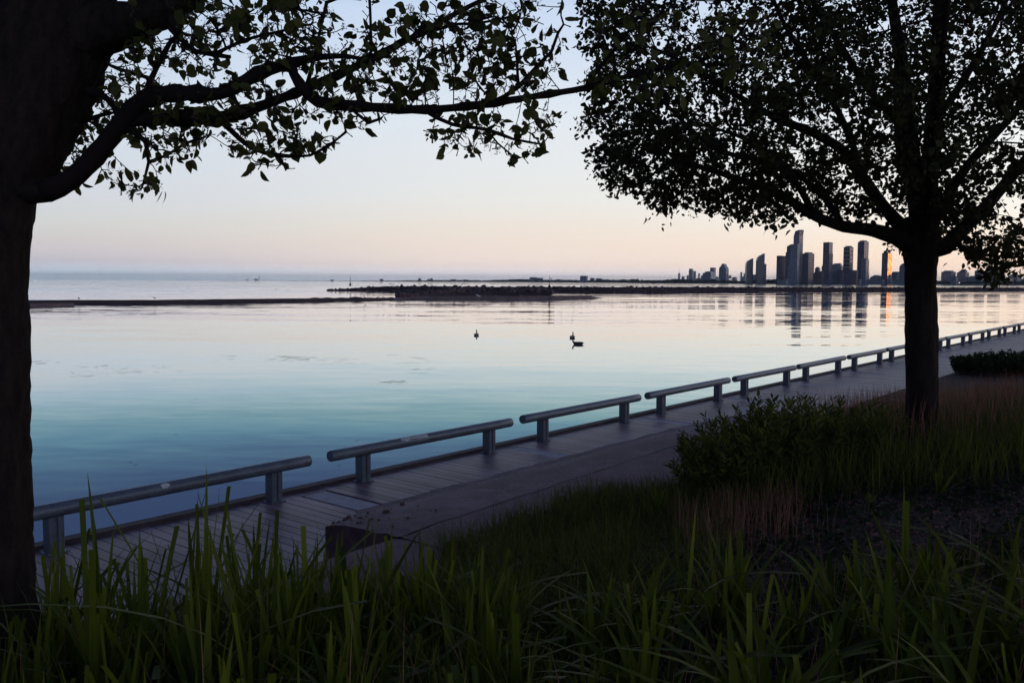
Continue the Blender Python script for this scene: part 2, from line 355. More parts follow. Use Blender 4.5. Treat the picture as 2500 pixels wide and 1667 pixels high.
# rubble and dirt washed to the broken corner of the path
mb = MB(); rr_ = random.Random(8)
for i in range(70):
    u, v = 5.3 + abs(rr_.gauss(0, .5)), 2.0 + rr_.gauss(0, .45)
    if u < 6.5 and v < 2.2 - (u - 5.26) * .8 or v > 3.1 or v < 1.2: continue
    s_ = rr_.uniform(.006, .022) * (1 if rr_.random() < .9 else 2); p = UV(u, v, path_h(u, v) + s_ * .3); mb.box(tuple(p), (s_ * rr_.uniform(1, 2.2), s_ * rr_.uniform(.7, 1.4), s_), rr_.uniform(0, 3), rr_.uniform(.5, .9))
tag(mb.build('rubble', plain('red_rubble', (.11, .06, .065), .9, 0, .5, 30).m), 'reddish crumbs of broken concrete at the path corner', kind='stuff')
# ------------------------------------------------------------------ guard rails
rm = M('galvanised_rail'); v = rm.co(); n1 = rm.noise(v, 3.5, 6, .65); n2 = rm.noise(rm.co((1, 1, 1)), 60, 3)
rm.set(Base_Color=rm.mix(.4, rm.ramp(n1, [(.3, (.075, .088, .125)), (.7, (.19, .22, .28))]), rm.ramp(n2, [(.3, (.06, .07, .10)), (.7, (.22, .25, .30))])), Roughness=rm.math('ADD', rm.math('MULTIPLY', n1, .3), .3), Metallic=.35)
rm.bump(n2, .001, .5); RAILM = rm.m
PATCH = plain('bare_patch', (.50, .52, .55), .75, 0, .2, 12).m
RZ, RR, RL = .425, .073, 3.68
def rail_parts():
    a = MB(); n = 28
    for i in range(2): pass
    prof = [(-RL / 2, RR * .80), (-RL / 2, RR * .93), (-RL / 2 + .012, RR)] + [(-RL / 2 + .012 + (RL - .024) * k / 12, RR) for k in range(1, 12)] + [(RL / 2 - .012, RR), (RL / 2, RR * .93), (RL / 2, RR * .80)]
    V = [(x, r * math.cos(2 * math.pi * k / n), RZ + r * math.sin(2 * math.pi * k / n)) for x, r in prof for k in range(n)]
    Fc = [(i * n + k, (i + 1) * n + k, (i + 1) * n + (k + 1) % n, i * n + (k + 1) % n) for i in range(len(prof) - 1) for k in range(n)]
    a.add(V, Fc)
    # recessed end discs
    for s_ in (-1, 1):
        x = s_ * (RL / 2 - .006); a.add([(x, RR * .80 * math.cos(2 * math.pi * k / n), RZ + RR * .80 * math.sin(2 * math.pi * k / n)) for k in range(n)], [tuple(range(n))[::s_]])
        x2 = s_ * RL / 2; b0 = [(x2, RR * .80 * math.cos(2 * math.pi * k / n), RZ + RR * .80 * math.sin(2 * math.pi * k / n)) for k in range(n)]
        b1 = [(x, q[1], q[2]) for q in b0]; a.add(b0 + b1, [(k, (k + 1) % n, n + (k + 1) % n, n + k) for k in range(n)])
    p = MB(); h = RZ - RR * .8; w = .145; g = .05      # an H section: two flanges and a web
    p.box((-w / 2 + .03, 0, h / 2), (.06, w, h)); p.box((w / 2 - .03, 0, h / 2), (.06, w, h)); p.box((0, 0, h / 2), (.027, w - .03, h - .002))
    q = MB(); q.box((0, 0, .006), (.22, .19, .012))
    for sx_ in (-1, 1):
        for sy_ in (-1, 1): q.tube([(sx_ * .09, sy_ * .078, .012), (sx_ * .09, sy_ * .078, .024)], .009, 6)
    return a, p, q
ra, rp, rq = rail_parts()
proto = None
ords = ['nearest pipe rail, cut off by the left trunk', 'second pipe rail from the left with a large bare patch on top', 'third pipe rail from the left, above the bush end of the path', 'fourth pipe rail from the left, just left of the bush',
        'fifth pipe rail from the left, behind the bush top', 'sixth pipe rail from the left, between bush and trunk', 'seventh pipe rail, last whole one left of the right trunk', 'eighth pipe rail, cut by the left edge of the right trunk']
for k in range(-1, 15):
    u = 4 * k + 2.91 + 2
    if k <= 7 and k >= 0: lab = 'blue-grey steel ' + ords[k]
    elif k == -1: lab = 'blue-grey steel pipe rail hidden behind the left trunk'
    else: lab = ['blue-grey steel pipe rail hidden behind the right trunk', 'steel pipe rail, first one right of the right trunk', 'steel pipe rail, second right of the right trunk', 'steel pipe rail, third right of the right trunk', 'steel pipe rail, fourth right of the right trunk', 'steel pipe rail, fifth right of the right trunk, at the frame edge', 'farthest steel pipe rail beyond the frame edge'][k - 8]
    r = bpy.data.objects.new('guard_rail', None); COL.objects.link(r); r.location = UV(u + random.uniform(-.015, .015), random.uniform(-.012, .012), 0); r.rotation_euler = (R(random.uniform(-.5, .5)), R(random.uniform(-.12, .12)), QR + R(random.uniform(-.25, .25)))
    tag(r, lab, 'guard rail', 'low pipe rails along the boardwalk edge')
    if proto is None:
        t_ = ra.build('pipe', RAILM, r, smooth=True); p1 = rp.build('post', RAILM, r); p1.location.x = -RL / 2 + .56
        p2 = p1.copy(); COL.objects.link(p2); p2.location.x = RL / 2 - .53
        for pp in (p1, p2):
            b = rq.build('base_plate', RAILM, pp)
        md = t_.modifiers.new('es', 'EDGE_SPLIT'); md.split_angle = R(40)
        proto = [(t_, []), (p1, list(p1.children)), (p2, list(p2.children))]
    else:
        for o_, ch in proto:
            c_ = o_.copy(); COL.objects.link(c_); c_.parent = r
            for h_ in ch: d_ = h_.copy(); COL.objects.link(d_); d_.parent = c_
    if k in (0, 1):     # bare patches in the paint, a hair proud of the pipe
        pm = MB(); x0, ln, a0, a1 = ((-.18, .11, 15, 65) if k == 0 else (-.62, .52, 25, 105))
        na, nx = 12, 22; V = []; 
        for i in range(nx + 1):
            lo = a0 + 18 * mnoise.noise((i * .35, k, 0)) + (10 if 7 < i < 14 and k else 0); hi = a1 + 8 * mnoise.noise((i * .5, k, 5))
            if k == 0: q = math.sin(math.pi * i / nx) ** .5; mid = (lo + hi) / 2; lo = mid + (lo - mid) * q; hi = mid + (hi - mid) * q
            for j in range(na + 1):
                w = R(lo + (hi - lo) * j / na); V.append((x0 + ln * i / nx, -(RR + .0012) * math.cos(w), RZ + (RR + .0012) * math.sin(w)))
        pm.add(V, [(i * (na + 1) + j, i * (na + 1) + j + 1, (i + 1) * (na + 1) + j + 1, (i + 1) * (na + 1) + j)[::-1] for i in range(nx) for j in range(na)])
        o_ = pm.build('bare_patch', PATCH, r, smooth=True); o_['label'] = 'ragged pale patch of bare metal'

# ------------------------------------------------------------------ trees
def catmull(pts, rads, step):
    """resample a limb's polyline smoothly"""
    pts = [Vector(p) for p in pts]; out = []; ro = []; n = len(pts)
    for i in range(n - 1):
        p0, p1, p2, p3 = pts[max(i - 1, 0)], pts[i], pts[i + 1], pts[min(i + 2, n - 1)]
        m = max(1, int((p2 - p1).length / step))
        for k in range(m):
            t = k / m; t2, t3 = t * t, t * t * t
            out.append(.5 * ((2 * p1) + (p2 - p0) * t + (2 * p0 - 5 * p1 + 4 * p2 - p3) * t2 + (3 * p1 - p0 - 3 * p2 + p3) * t3)); ro.append(rads[i] * (1 - t) + rads[i + 1] * t)
    out.append(pts[-1]); ro.append(rads[-1]); return out, ro
class Tree:
    def __init__(s): s.p = []; s.par = []; s.r0 = []
    def limb(s, pts, rads, step, attach=True):
        P_, R_ = catmull(pts, rads, step); par = -1
        if attach and s.p:
            d = np.linalg.norm(np.array(s.p) - np.array(P_[0]), axis=1); par = int(d.argmin())
            if d.min() < step * .9: P_, R_ = P_[1:], R_[1:]
        for p, r in zip(P_, R_):
            s.p.append(tuple(p)); s.par.append(par); s.r0.append(r); par = len(s.p) - 1
    def colonize(s, A, step, di, dk, iters=120, jit=.25, grav=(0, 0, 0), minr=.0):
        A = np.asarray(A, float); n0 = len(s.p); pos = list(s.p)
        PN = np.array(pos); near = np.full(len(A), -1); nd = np.full(len(A), 1e9)
        def upd(lo):
            nonlocal near, nd
            N_ = np.array(pos[lo:])
            if not len(N_): return
            for c in range(0, len(A), 2000):
                D = np.linalg.norm(A[c:c + 2000, None] - N_[None], axis=2); j = D.argmin(1); m = D[np.arange(len(j)), j]
                b = m < nd[c:c + 2000]; near[c:c + 2000][b] = j[b] + lo; nd[c:c + 2000][b] = m[b]
        if minr > 0:   # only nodes thin enough or far along sprout
            pass
        upd(0); seen = set()
        for it in range(iters):
            act = (nd < di)
            if not act.any(): break
            idx = near[act]; dirs = A[act] - np.array(pos)[idx]; dirs /= np.linalg.norm(dirs, axis=1)[:, None] + 1e-9
            un, inv = np.unique(idx, return_inverse=True); acc = np.zeros((len(un), 3)); np.add.at(acc, inv, dirs)
            lo = len(pos)
            for q, a in zip(un, acc):
                L = np.linalg.norm(a)
                if L < 1e-6: continue
                d = a / L + RNG.normal(0, jit, 3) + np.array(grav); d /= np.linalg.norm(d)
                key = (int(q), round(a[0] / L * 4), round(a[1] / L * 4), round(a[2] / L * 4))
                if key in seen: continue
                seen.add(key); pos.append(tuple(np.array(pos[q]) + d * step)); s.par.append(int(q)); s.r0.append(0)
            if len(pos) == lo: break
            upd(lo)
            keep = nd > dk; A = A[keep]; near = near[keep]; nd = nd[keep]
            if not len(A): break
        s.p = pos
    def radii(s, tip, p=2.2):
        n = len(s.p); s.ch = [[] for _ in range(n)]
        for i, q in enumerate(s.par):
            if q >= 0: s.ch[q].append(i)
        r = np.zeros(n)
        for i in range(n - 1, -1, -1):
            r[i] = sum(r[c] ** p for c in s.ch[i]) ** (1 / p) if s.ch[i] else tip
            if s.r0[i] > 0: r[i] = s.r0[i]
            elif s.par[i] >= 0 and s.r0[s.par[i]] > 0: r[i] = min(r[i], s.r0[s.par[i]] * .7)
            r[i] = max(r[i], tip)
        s.r = r
    def mesh(s, name, mat, parent, sel, sides=lambda r: 5, smooth=True, nodule=0.0, wobble=0.0):
        """tubes for every chain whose nodes satisfy sel(radius)"""
        mb = MB(); n = len(s.p); main = [-1] * n
        for i in range(n):
            if s.ch[i]: main[i] = max(s.ch[i], key=lambda c: s.r[c] + (10 if s.r0[c] > 0 and s.r0[i] > 0 and c == i + 1 else 0))
        for i in range(n):
            if s.par[i] >= 0 and main[s.par[i]] == i: continue
            chain = [i]
            while main[chain[-1]] >= 0: chain.append(main[chain[-1]])
            pts = [Vector(s.p[j]) for j in chain]; rr = [s.r[j] for j in chain]
            if s.par[i] >= 0:
                pts.insert(0, Vector(s.p[s.par[i]])); rr.insert(0, min(rr[0] * 1.15, s.r[s.par[i]]))
            hand = s.r0[i] > 0
            if not hand:
                for _ in range(2): pts = [pts[0]] + [(pts[k - 1] + pts[k] * 2 + pts[k + 1]) / 4 for k in range(1, len(pts) - 1)] + pts[-1:] if len(pts) > 2 else pts
            # split the run where the selection flips
            run = []; 
            for k in range(len(pts)):
                if sel(rr[k]): run.append(k)
                else:
                    if len(run) > 1 or (run and k): s._emit(mb, pts, rr, run + ([k] if k == run[-1] + 1 else []), sides, nodule, wobble)
                    run = []
            if len(run) > 1: s._emit(mb, pts, rr, run if run[0] == 0 else [run[0] - 1] + run, sides, nodule, wobble)
        return mb.build(name, mat, parent, smooth=smooth)
    def _emit(s, mb, pts, rr, run, sides, nodule, wobble=0):
        q = [pts[k] for k in run]; r = [rr[k] * (1 + nodule * random.random() ** 3) for k in run]
        if len(q) < 2: return
        r[-1] *= .75 if nodule == 0 else 1.1
        nS = sides(max(r)); b = mb.n; mb.tube(q, r, nS)
        if wobble:
            V = mb.v[-1]
            for i in range(len(V)):
                c_ = q[min(i // nS, len(q) - 1)]; rad = V[i] - np.array(c_)
                f = wobble * (.8 * mnoise.noise((V[i][0] * 14, V[i][1] * 14, V[i][2] * 3.5)) + .75 * mnoise.noise((V[i][0] * 40, V[i][1] * 40, V[i][2] * 13)))
                V[i] = V[i] + rad * f
def frames(D):
    """orthonormal frames for unit directions D with a random roll"""
    D = D / (np.linalg.norm(D, axis=1)[:, None] + 1e-9); a = RNG.normal(0, 1, D.shape); X = np.cross(D, a); X /= np.linalg.norm(X, axis=1)[:, None] + 1e-9
    return D, X, np.cross(D, X)
LT = np.array([(0, 0, 0), (.0, .5, 0.02), (.5, 0, 0)])
def leaves(name, pos, dirs, size, mat, parent, detail=True, width=.78, fold=.28, petiole=.35):
    """ovate leaves: base, two or three pairs of rim points, a drip tip; folded along the midrib and curled"""
    D, X, Z = frames(dirs); n = len(pos); size = size[:, None]
    if detail: rim = [(.02, .10), (.18, .42), (.42, .5), (.68, .40), (.87, .18)]; mid = [.02, .18, .42, .68, .87]
    else: rim = [(.12, .34), (.5, .5), (.82, .25)]; mid = [.12, .5, .82]
    rows = []; curl = RNG.uniform(-.25, .5, n)[:, None]; W_ = RNG.uniform(.45, 1.15, n)[:, None] * width * 1.12; fo = RNG.uniform(0, 1, n)[:, None] * fold
    def pt(l, w): 
        return pos + size * (D * (l + petiole) + X * (w * W_) + Z * (abs(w) * fo * 2 - curl * l * l))
    rows.append(pos + 0 * D); cols = [pt(0, .0)]
    V = [pt(0, 0)]
    for l, w in rim: V += [pt(l, -w), pt(l, 0), pt(l, w)]
    V.append(pt(1.04, 0)); m = len(V); V = np.stack(V, 1).reshape(-1, 3)
    b = (np.arange(n) * m)[:, None]; q = []; t = []
    t += [(0, 1, 2), (0, 2, 3)]
    for k in range(len(rim) - 1):
        a = 1 + 3 * k; q += [(a, a + 3, a + 4, a + 1), (a + 1, a + 4, a + 5, a + 2)]
    a = 1 + 3 * (len(rim) - 1); t += [(a, m - 1, a + 1), (a + 1, m - 1, a + 2)]
    Q = (b[:, None, :] + np.array(q)[None]).reshape(-1, 4); T = (b[:, None, :] + np.array(t)[None]).reshape(-1, 3)
    return bulk(name, V, Q, mat, parent, True, T)
def petioles(mbv, pos, dirs, L, r): pass

def twig_sites(tree, rmax, every=1):
    return [i for i in range(len(tree.p)) if tree.r[i] < rmax and (tree.r0[i] == 0 or tree.r[i] < rmax * .8)]
def node_dir(tree, i):
    q = tree.par[i]; a = np.array(tree.p[i]) - np.array(tree.p[q] if q >= 0 else tree.p[i]); L = np.linalg.norm(a)
    return a / L if L > 1e-6 else np.array([0, 0, 1.])

def thin_strips(name, starts, ends, w0, mat, parent, stars=None, star_r=.004):
    """fine flower stalks as slim crossed strips, each with a small five-armed calyx"""
    n = len(starts); D = ends - starts; Dn, X, Z = frames(D)
    V = np.stack([starts - X * w0, starts + X * w0, ends + X * w0 * .7, ends - X * w0 * .7], 1).reshape(-1, 3)
    Q = (np.arange(n) * 4)[:, None] + np.arange(4)[None]; T = None
    Vs = []; ts = []; c0 = len(V)
    for k in range(5):
        w = 2 * math.pi * k / 5; rad = X * math.cos(w) + Z * math.sin(w); tan = -X * math.sin(w) + Z * math.cos(w)
        Vs += [ends - tan * star_r * .28, ends + tan * star_r * .28, ends + rad * star_r + Dn * star_r * .35]
    Vs = np.stack(Vs, 1).reshape(-1, 3); T = c0 + (np.arange(n) * 15)[:, None, None] + np.arange(15).reshape(5, 3)[None]; T = T.reshape(-1, 3)
    return bulk(name, np.concatenate([V, Vs]), Q, mat, parent, False, T)

def blob_pts(blobs):
    out = []
    for (px, py, rx, ry, y0, y1, n) in blobs:
        for _ in range(n):
            while True:
                a, b = random.uniform(-1, 1), random.uniform(-1, 1)
                if a * a + b * b < 1: break
            out.append(tuple(P(px + a * rx, py + b * ry, random.uniform(y0, y1))))
    return out

# ---- left foreground pear tree
LTX = empty('pear_tree', (-2.42, 4.05, .5), 'near pear tree at the left edge, rough dark trunk and long leafy boughs', 'tree', 'pear trees on the bank')
LTX.location = (0, 0, 0)
T1 = Tree(); k4 = 4.0 / F
def L(pts, st=.05, q=.66):
    T1.limb([P(a, b, y) for a, b, y, r in pts], [r * q * y / F for a, b, y, r in pts], st)
base = P(-10, 1667, 4.05); base.z = .35
T1.limb([Vector((base.x - .02, 4.05, .30)), Vector((base.x, 4.05, .6)), P(-14, 1300, 4.05), P(-16, 1000, 4.05), P(-20, 700, 4.05), P(-14, 520, 4.05), P(15, 400, 4.05)], [.26, .185, .160, .154, .150, .162, .19], .05)
L([(15, 400, 4.05, 100), (70, 280, 4.1, 112), (120, 160, 4.15, 118), (150, 20, 4.2, 120), (170, -160, 4.25, 100), (190, -420, 4.3, 80), (170, -800, 4.4, 55), (210, -1200, 4.5, 30)], q=1)
L([(10, 440, 4.05, 85), (0, 250, 4.2, 90), (-60, 0, 4.5, 80), (-140, -300, 4.9, 65), (-260, -700, 5.2, 40), (-330, -1050, 5.5, 20)], q=1)
L([(140, 110, 4.15, 130), (250, 70, 4.1, 90), (340, 50, 4.0, 66), (430, 10, 3.95, 50), (520, -60, 3.9, 40), (680, -200, 3.8, 24), (900, -330, 3.6, 16), (1100, -420, 3.5, 10)])
L([(20, 440, 4.05, 80), (80, 466, 4.0, 44), (145, 455, 3.97, 37), (208, 408, 3.96, 35), (255, 354, 3.95, 34), (300, 298, 3.92, 36), (350, 245, 3.9, 33), (430, 228, 3.88, 27), (540, 228, 3.85, 22), (630, 180, 3.85, 22), (710, 155, 3.85, 19), (780, 140, 3.83, 12), (850, 138, 3.8, 8), (905, 150, 3.78, 6)])
L([(285, 295, 3.92, 26), (400, 288, 3.95, 24), (530, 288, 4.0, 22), (620, 265, 4.05, 19), (720, 228, 4.1, 15), (800, 195, 4.12, 13), (900, 148, 4.15, 12), (1000, 95, 4.2, 10), (1110, 35, 4.25, 9), (1200, -10, 4.3, 8), (1330, -70, 4.3, 6)])
L([(705, 158, 3.85, 16), (735, 210, 3.84, 17), (775, 248, 3.82, 18), (850, 258, 3.8, 17), (940, 264, 3.8, 15), (1040, 268, 3.8, 14), (1140, 260, 3.82, 13), (1240, 246, 3.85, 12), (1340, 230, 3.87, 11), (1430, 215, 3.9, 11), (1520, 190, 3.95, 9), (1610, 168, 4.0, 8), (1740, 158, 4.05, 6), (1880, 160, 4.1, 4)])
L([(545, 300, 4.0, 11), (612, 360, 3.98, 9), (681, 380, 3.96, 7), (757, 380, 3.95, 5), (800, 358, 3.95, 4), (845, 322, 3.95, 4)])
L([(681, 380, 3.96, 6), (690, 400, 3.94, 5), (705, 412, 3.94, 4)])
L([(300, 310, 3.93, 8), (356, 345, 3.9, 7), (363, 396, 3.88, 6), (352, 440, 3.87, 4)]); L([(363, 396, 3.88, 6), (410, 378, 3.87, 5), (452, 350, 3.86, 4), (500, 335, 3.86, 3)])
L([(1035, 272, 3.8, 8), (1104, 304, 3.8, 7), (1189, 317, 3.8, 6), (1253, 340, 3.8, 5), (1325, 353, 3.8, 3)]); L([(1189, 317, 3.8, 5), (1215, 350, 3.8, 4), (1262, 388, 3.8, 3)])
L([(1205, 252, 3.83, 9), (1265, 213, 3.8, 8), (1316, 157, 3.78, 7), (1346, 127, 3.77, 6), (1363, 80, 3.76, 5), (1376, 60, 3.76, 4)]); L([(1265, 213, 3.8, 6), (1262, 150, 3.75, 5), (1258, 100, 3.75, 3)])
L([(752, 220, 4.1, 8), (760, 170, 4.1, 7), (772, 119, 4.08, 6), (789, 42, 4.05, 5), (798, 6, 4.03, 5), (850, -5, 4.0, 4), (880, 0, 4.0, 3)])
L([(350, 232, 3.9, 11), (383, 165, 3.95, 9), (415, 105, 4.0, 8), (440, 78, 4.0, 8)]); L([(425, 20, 3.95, 12), (421, 70, 3.9, 11), (478, 126, 3.85, 9), (524, 134, 3.82, 9), (560, 140, 3.8, 7)]); L([(524, 134, 3.82, 7), (593, 100, 3.85, 6), (680, 78, 3.9, 5), (760, 60, 3.9, 4)])
L([(160, 210, 4.15, 12), (250, 232, 4.05, 10), (287, 277, 3.95, 9)]); L([(180, 307, 4.2, 7), (225, 288, 4.15, 7), (268, 276, 4.05, 8)]); L([(255, 155, 4.1, 7), (300, 172, 4.05, 6), (360, 190, 3.98, 6)])
L([(905, 150, 4.15, 6), (905, 60, 4.1, 5), (900, -40, 4.1, 5)]); L([(1000, 95, 4.2, 6), (1110, 60, 4.1, 5), (1150, 60, 4.0, 5), (1250, 40, 3.95, 4), (1290, 10, 3.9, 3)]); L([(850, 258, 3.8, 6), (900, 300, 3.78, 5), (930, 290, 3.77, 4)])
L([(1423, 216, 3.9, 7), (1500, 120, 3.8, 6), (1560, 40, 3.75, 5), (1600, -60, 3.7, 4)]); L([(1740, 158, 4.05, 5), (1800, 90, 3.95, 4), (1850, 20, 3.9, 4)])
nlimb1 = len(T1.p)
B1 = [(430, 60, 150, 75, 3.6, 4.5, 120), (640, 45, 150, 60, 3.5, 4.6, 150), (560, 140, 120, 55, 3.6, 4.4, 70), (700, 130, 90, 50, 3.7, 4.4, 70), (350, 150, 70, 60, 3.7, 4.4, 60),
      (330, 200, 60, 50, 3.7, 4.3, 45), (480, 250, 130, 50, 3.6, 4.3, 70), (620, 250, 110, 60, 3.6, 4.3, 70), (420, 330, 110, 42, 3.7, 4.2, 90), (330, 440, 70, 38, 3.7, 4.0, 55), (420, 370, 60, 32, 3.7, 4.0, 40), (370, 462, 45, 18, 3.8, 4.0, 18),
      (640, 345, 100, 48, 3.8, 4.2, 85), (740, 355, 75, 38, 3.8, 4.1, 45), (640, 400, 45, 22, 3.85, 4.0, 20), (780, 300, 70, 50, 3.8, 4.1, 45), (860, 90, 60, 45, 3.8, 4.3, 22), (790, 80, 40, 80, 3.8, 4.2, 26), (820, 190, 90, 45, 3.7, 4.3, 70),
      (1010, 120, 120, 90, 3.6, 4.4, 100), (1110, 40, 150, 45, 3.6, 4.4, 95), (1130, 130, 110, 75, 3.6, 4.3, 90), (960, 210, 110, 45, 3.6, 4.2, 75), (1090, 220, 130, 40, 3.6, 4.2, 90), (1240, 180, 80, 60, 3.6, 4.1, 80), (1290, 60, 50, 70, 3.6, 4.1, 60),
      (1130, 330, 75, 42, 3.65, 3.95, 75), (1240, 335, 90, 42, 3.65, 3.95, 80), (1230, 280, 110, 30, 3.65, 3.95, 60), (1330, 290, 40, 28, 3.7, 3.9, 22), (900, 285, 90, 20, 3.7, 3.9, 26), (1325, 180, 40, 40, 3.65, 3.95, 26), (1365, 95, 22, 35, 3.7, 3.9, 8),
      (200, 350, 70, 55, 4.3, 5.2, 45), (215, 280, 60, 40, 4.3, 5.2, 45), (140, 430, 50, 30, 4.3, 5.0, 28), (260, 230, 40, 60, 4.3, 5.0, 35),
      (1530, 60, 75, 80, 3.4, 4.0, 40), (1650, 120, 110, 90, 3.4, 4.2, 70), (1480, 180, 80, 35, 3.6, 4.1, 40), (1800, 110, 110, 80, 3.5, 4.2, 80), (1600, 210, 90, 30, 3.7, 4.1, 30),
      (600, -200, 500, 170, 3.4, 5.2, 420), (1350, -190, 420, 130, 3.3, 4.6, 230), (200, -500, 500, 300, 3.4, 6, 500)]
T1.colonize(blob_pts(B1), .036, .42, .055, 60, .30, (0, 0, .02))
T1.radii(.0019)
T1.mesh('trunk', BARK, LTX, lambda r: r >= .05, lambda r: 48 if r > .1 else 20, wobble=.17)
T1.mesh('branch', TWIG, LTX, lambda r: r < .05, lambda r: 12 if r > .02 else (7 if r > .006 else 4), nodule=.55)

def spurs(tree, sites, name, mat, parent, Ls=(.012, .03), prob=.5):
    mb = MB()
    for i in sites:
        if random.random() > prob: continue
        d = Vector(node_dir(tree, i)); a = d.orthogonal().normalized(); a.rotate(Matrix.Rotation(random.uniform(0, 6.28), 3, d)); q = (a + d * random.uniform(.2, .9)).normalized()
        l = random.uniform(*Ls); p = Vector(tree.p[i]); mb.tube([p, p + q * l * .6, p + q * l], [.0026, .0022, .0032], 4)
    return mb.build(name, mat, parent)
s1 = [i for i in range(len(T1.p)) if T1.r[i] < .022 and T1.par[i] >= 0]
spurs(T1, s1, 'spur_twigs', TWIG, LTX, (.014, .042), .85)
def cluster(tree, sites, per, size, sd, spread, down, off):
    pos, dr, sz = [], [], []
    for i in sites:
        d0 = node_dir(tree, i); k = RNG.integers(per[0], per[1] + 1)
        for _ in range(k):
            d = d0 * .5 + RNG.normal(0, spread, 3) + np.array([0, 0, -down]); d /= np.linalg.norm(d)
            pos.append(np.array(tree.p[i]) + RNG.normal(0, off, 3)); dr.append(d); sz.append(min(size * 1.45, max(size * .45, RNG.normal(size, sd))))
    return np.array(pos), np.array(dr), np.array(sz)
tips = [i for i in range(nlimb1, len(T1.p)) if not T1.ch[i]]
mids = [i for i in range(nlimb1, len(T1.p)) if T1.ch[i] and T1.r[i] < .006]
random.shuffle(mids)
tl_ = random.sample(tips, int(len(tips) * .78)); p_, d_, s_ = cluster(T1, tl_, (3, 6), .041, .017, .75, .35, .012); leaves('leaf_crown', p_, d_, s_, LEAF, LTX)
p2_, d2_, s2_ = cluster(T1, mids[:len(mids) // 5], (1, 1), .046, .014, .7, .4, .004); leaves('leaf_crown', p2_, d2_, s2_, LEAF, LTX)
bs = random.sample(tips, int(len(tips) * .75)); st, en = [], []
for i in bs:
    d0 = node_dir(T1, i) + np.array([0, 0, .4]); c_ = np.array(T1.p[i])
    for _ in range(random.randint(6, 11)):
        d = d0 * .6 + RNG.normal(0, .7, 3); d /= np.linalg.norm(d); st.append(c_); en.append(c_ + d * RNG.uniform(.018, .034))
thin_strips('spent_blossoms', np.array(st), np.array(en), .0006, BLOOM, LTX, star_r=.0062)

# ---- right pear tree, farther off on the bank
RTX = empty('pear_tree', (0, 0, 0), 'farther pear tree right of centre, straight trunk and dense round crown above the skyline', 'tree', 'pear trees on the bank')
T2 = Tree(); TY = 10.0
def L2(pts, st=.11): T2.limb([P(a, b, y) for a, b, y, r in pts], [r * (.8 if r < 32 else 1) * y / F for a, b, y, r in pts], st)
bx = P(2252, 1100, TY).x
T2.limb([Vector((bx + .01, TY, gz(bx, TY) - .15)), Vector((bx + .01, TY, gz(bx, TY) + .06)), P(2251, 1000, TY), P(2250, 850, TY), P(2248, 700, TY), P(2247, 640, TY), P(2247, 590, TY), P(2250, 540, TY)], [.27, .20, .178, .168, .166, .175, .20, .19], .09)
L2([(2235, 600, 10, 32), (2190, 580, 9.95, 25), (2130, 562, 9.9, 19), (2060, 553, 9.85, 17), (1990, 528, 9.8, 15), (1930, 490, 9.75, 13), (1860, 455, 9.7, 11), (1780, 430, 9.65, 9), (1700, 405, 9.6, 7), (1630, 400, 9.6, 5), (1590, 430, 9.6, 3)])
L2([(2235, 585, 10, 30), (2170, 520, 9.9, 18), (2110, 440, 9.8, 17), (2060, 370, 9.7, 15), (1985, 325, 9.6, 12), (1900, 290, 9.5, 10), (1810, 240, 9.4, 8), (1700, 170, 9.3, 6), (1600, 120, 9.3, 4)])
L2([(1990, 528, 9.8, 10), (1930, 430, 9.5, 9), (1850, 390, 9.3, 8), (1760, 370, 9.2, 7), (1690, 320, 9.1, 6), (1620, 250, 9.1, 5), (1540, 200, 9.1, 4)])
L2([(2245, 560, 10, 30), (2235, 450, 10.05, 25), (2222, 330, 10.1, 22), (2205, 180, 10.15, 18), (2180, 20, 10.2, 15), (2150, -200, 10.3, 12), (2130, -500, 10.4, 8), (2120, -800, 10.4, 5)])
L2([(2255, 550, 10, 32), (2268, 430, 9.95, 26), (2280, 300, 9.9, 25), (2290, 130, 9.85, 21), (2300, -80, 9.8, 17), (2310, -350, 9.8, 13), (2300, -650, 9.8, 9), (2320, -950, 9.8, 5)])
L2([(2262, 600, 10, 34), (2310, 600, 10, 27), (2350, 560, 9.95, 20), (2410, 500, 9.9, 18), (2470, 430, 9.85, 16), (2560, 330, 9.8, 13), (2700, 220, 9.8, 9), (2860, 110, 9.8, 5)])
L2([(2268, 560, 10, 22), (2330, 450, 9.9, 14), (2400, 360, 9.8, 12), (2480, 270, 9.7, 10), (2560, 130, 9.6, 7), (2640, -30, 9.6, 4)])
L2([(2330, 590, 10, 9), (2370, 620, 9.8, 7), (2430, 640, 9.6, 6), (2480, 650, 9.5, 4), (2540, 640, 9.5, 3)])
L2([(2250, 570, 10, 26), (2230, 480, 10.8, 18), (2200, 380, 11.6, 14), (2190, 240, 12.4, 10), (2190, 80, 13, 6)]); L2([(2255, 570, 10, 24), (2270, 470, 9.2, 16), (2280, 330, 8.4, 13), (2300, 140, 7.8, 10), (2320, -100, 7.3, 6)])
L2([(2110, 440, 9.8, 11), (2060, 300, 10.3, 9), (1990, 180, 10.8, 8), (1910, 50, 11.2, 6), (1860, -80, 11.4, 4)]); L2([(2222, 330, 10.1, 12), (2130, 230, 9.7, 10), (2050, 110, 9.4, 8), (1960, -30, 9.2, 6)])
L2([(2280, 300, 9.9, 12), (2350, 200, 10.3, 10), (2430, 60, 10.8, 8), (2500, -100, 11.2, 5)]); L2([(2060, 553, 9.85, 9), (2000, 470, 10.4, 8), (1910, 400, 10.8, 7), (1820, 340, 11.1, 5), (1700, 300, 11.3, 4)])
nlimb2 = len(T2.p)
c0 = P(2250, 60, 10); A = []
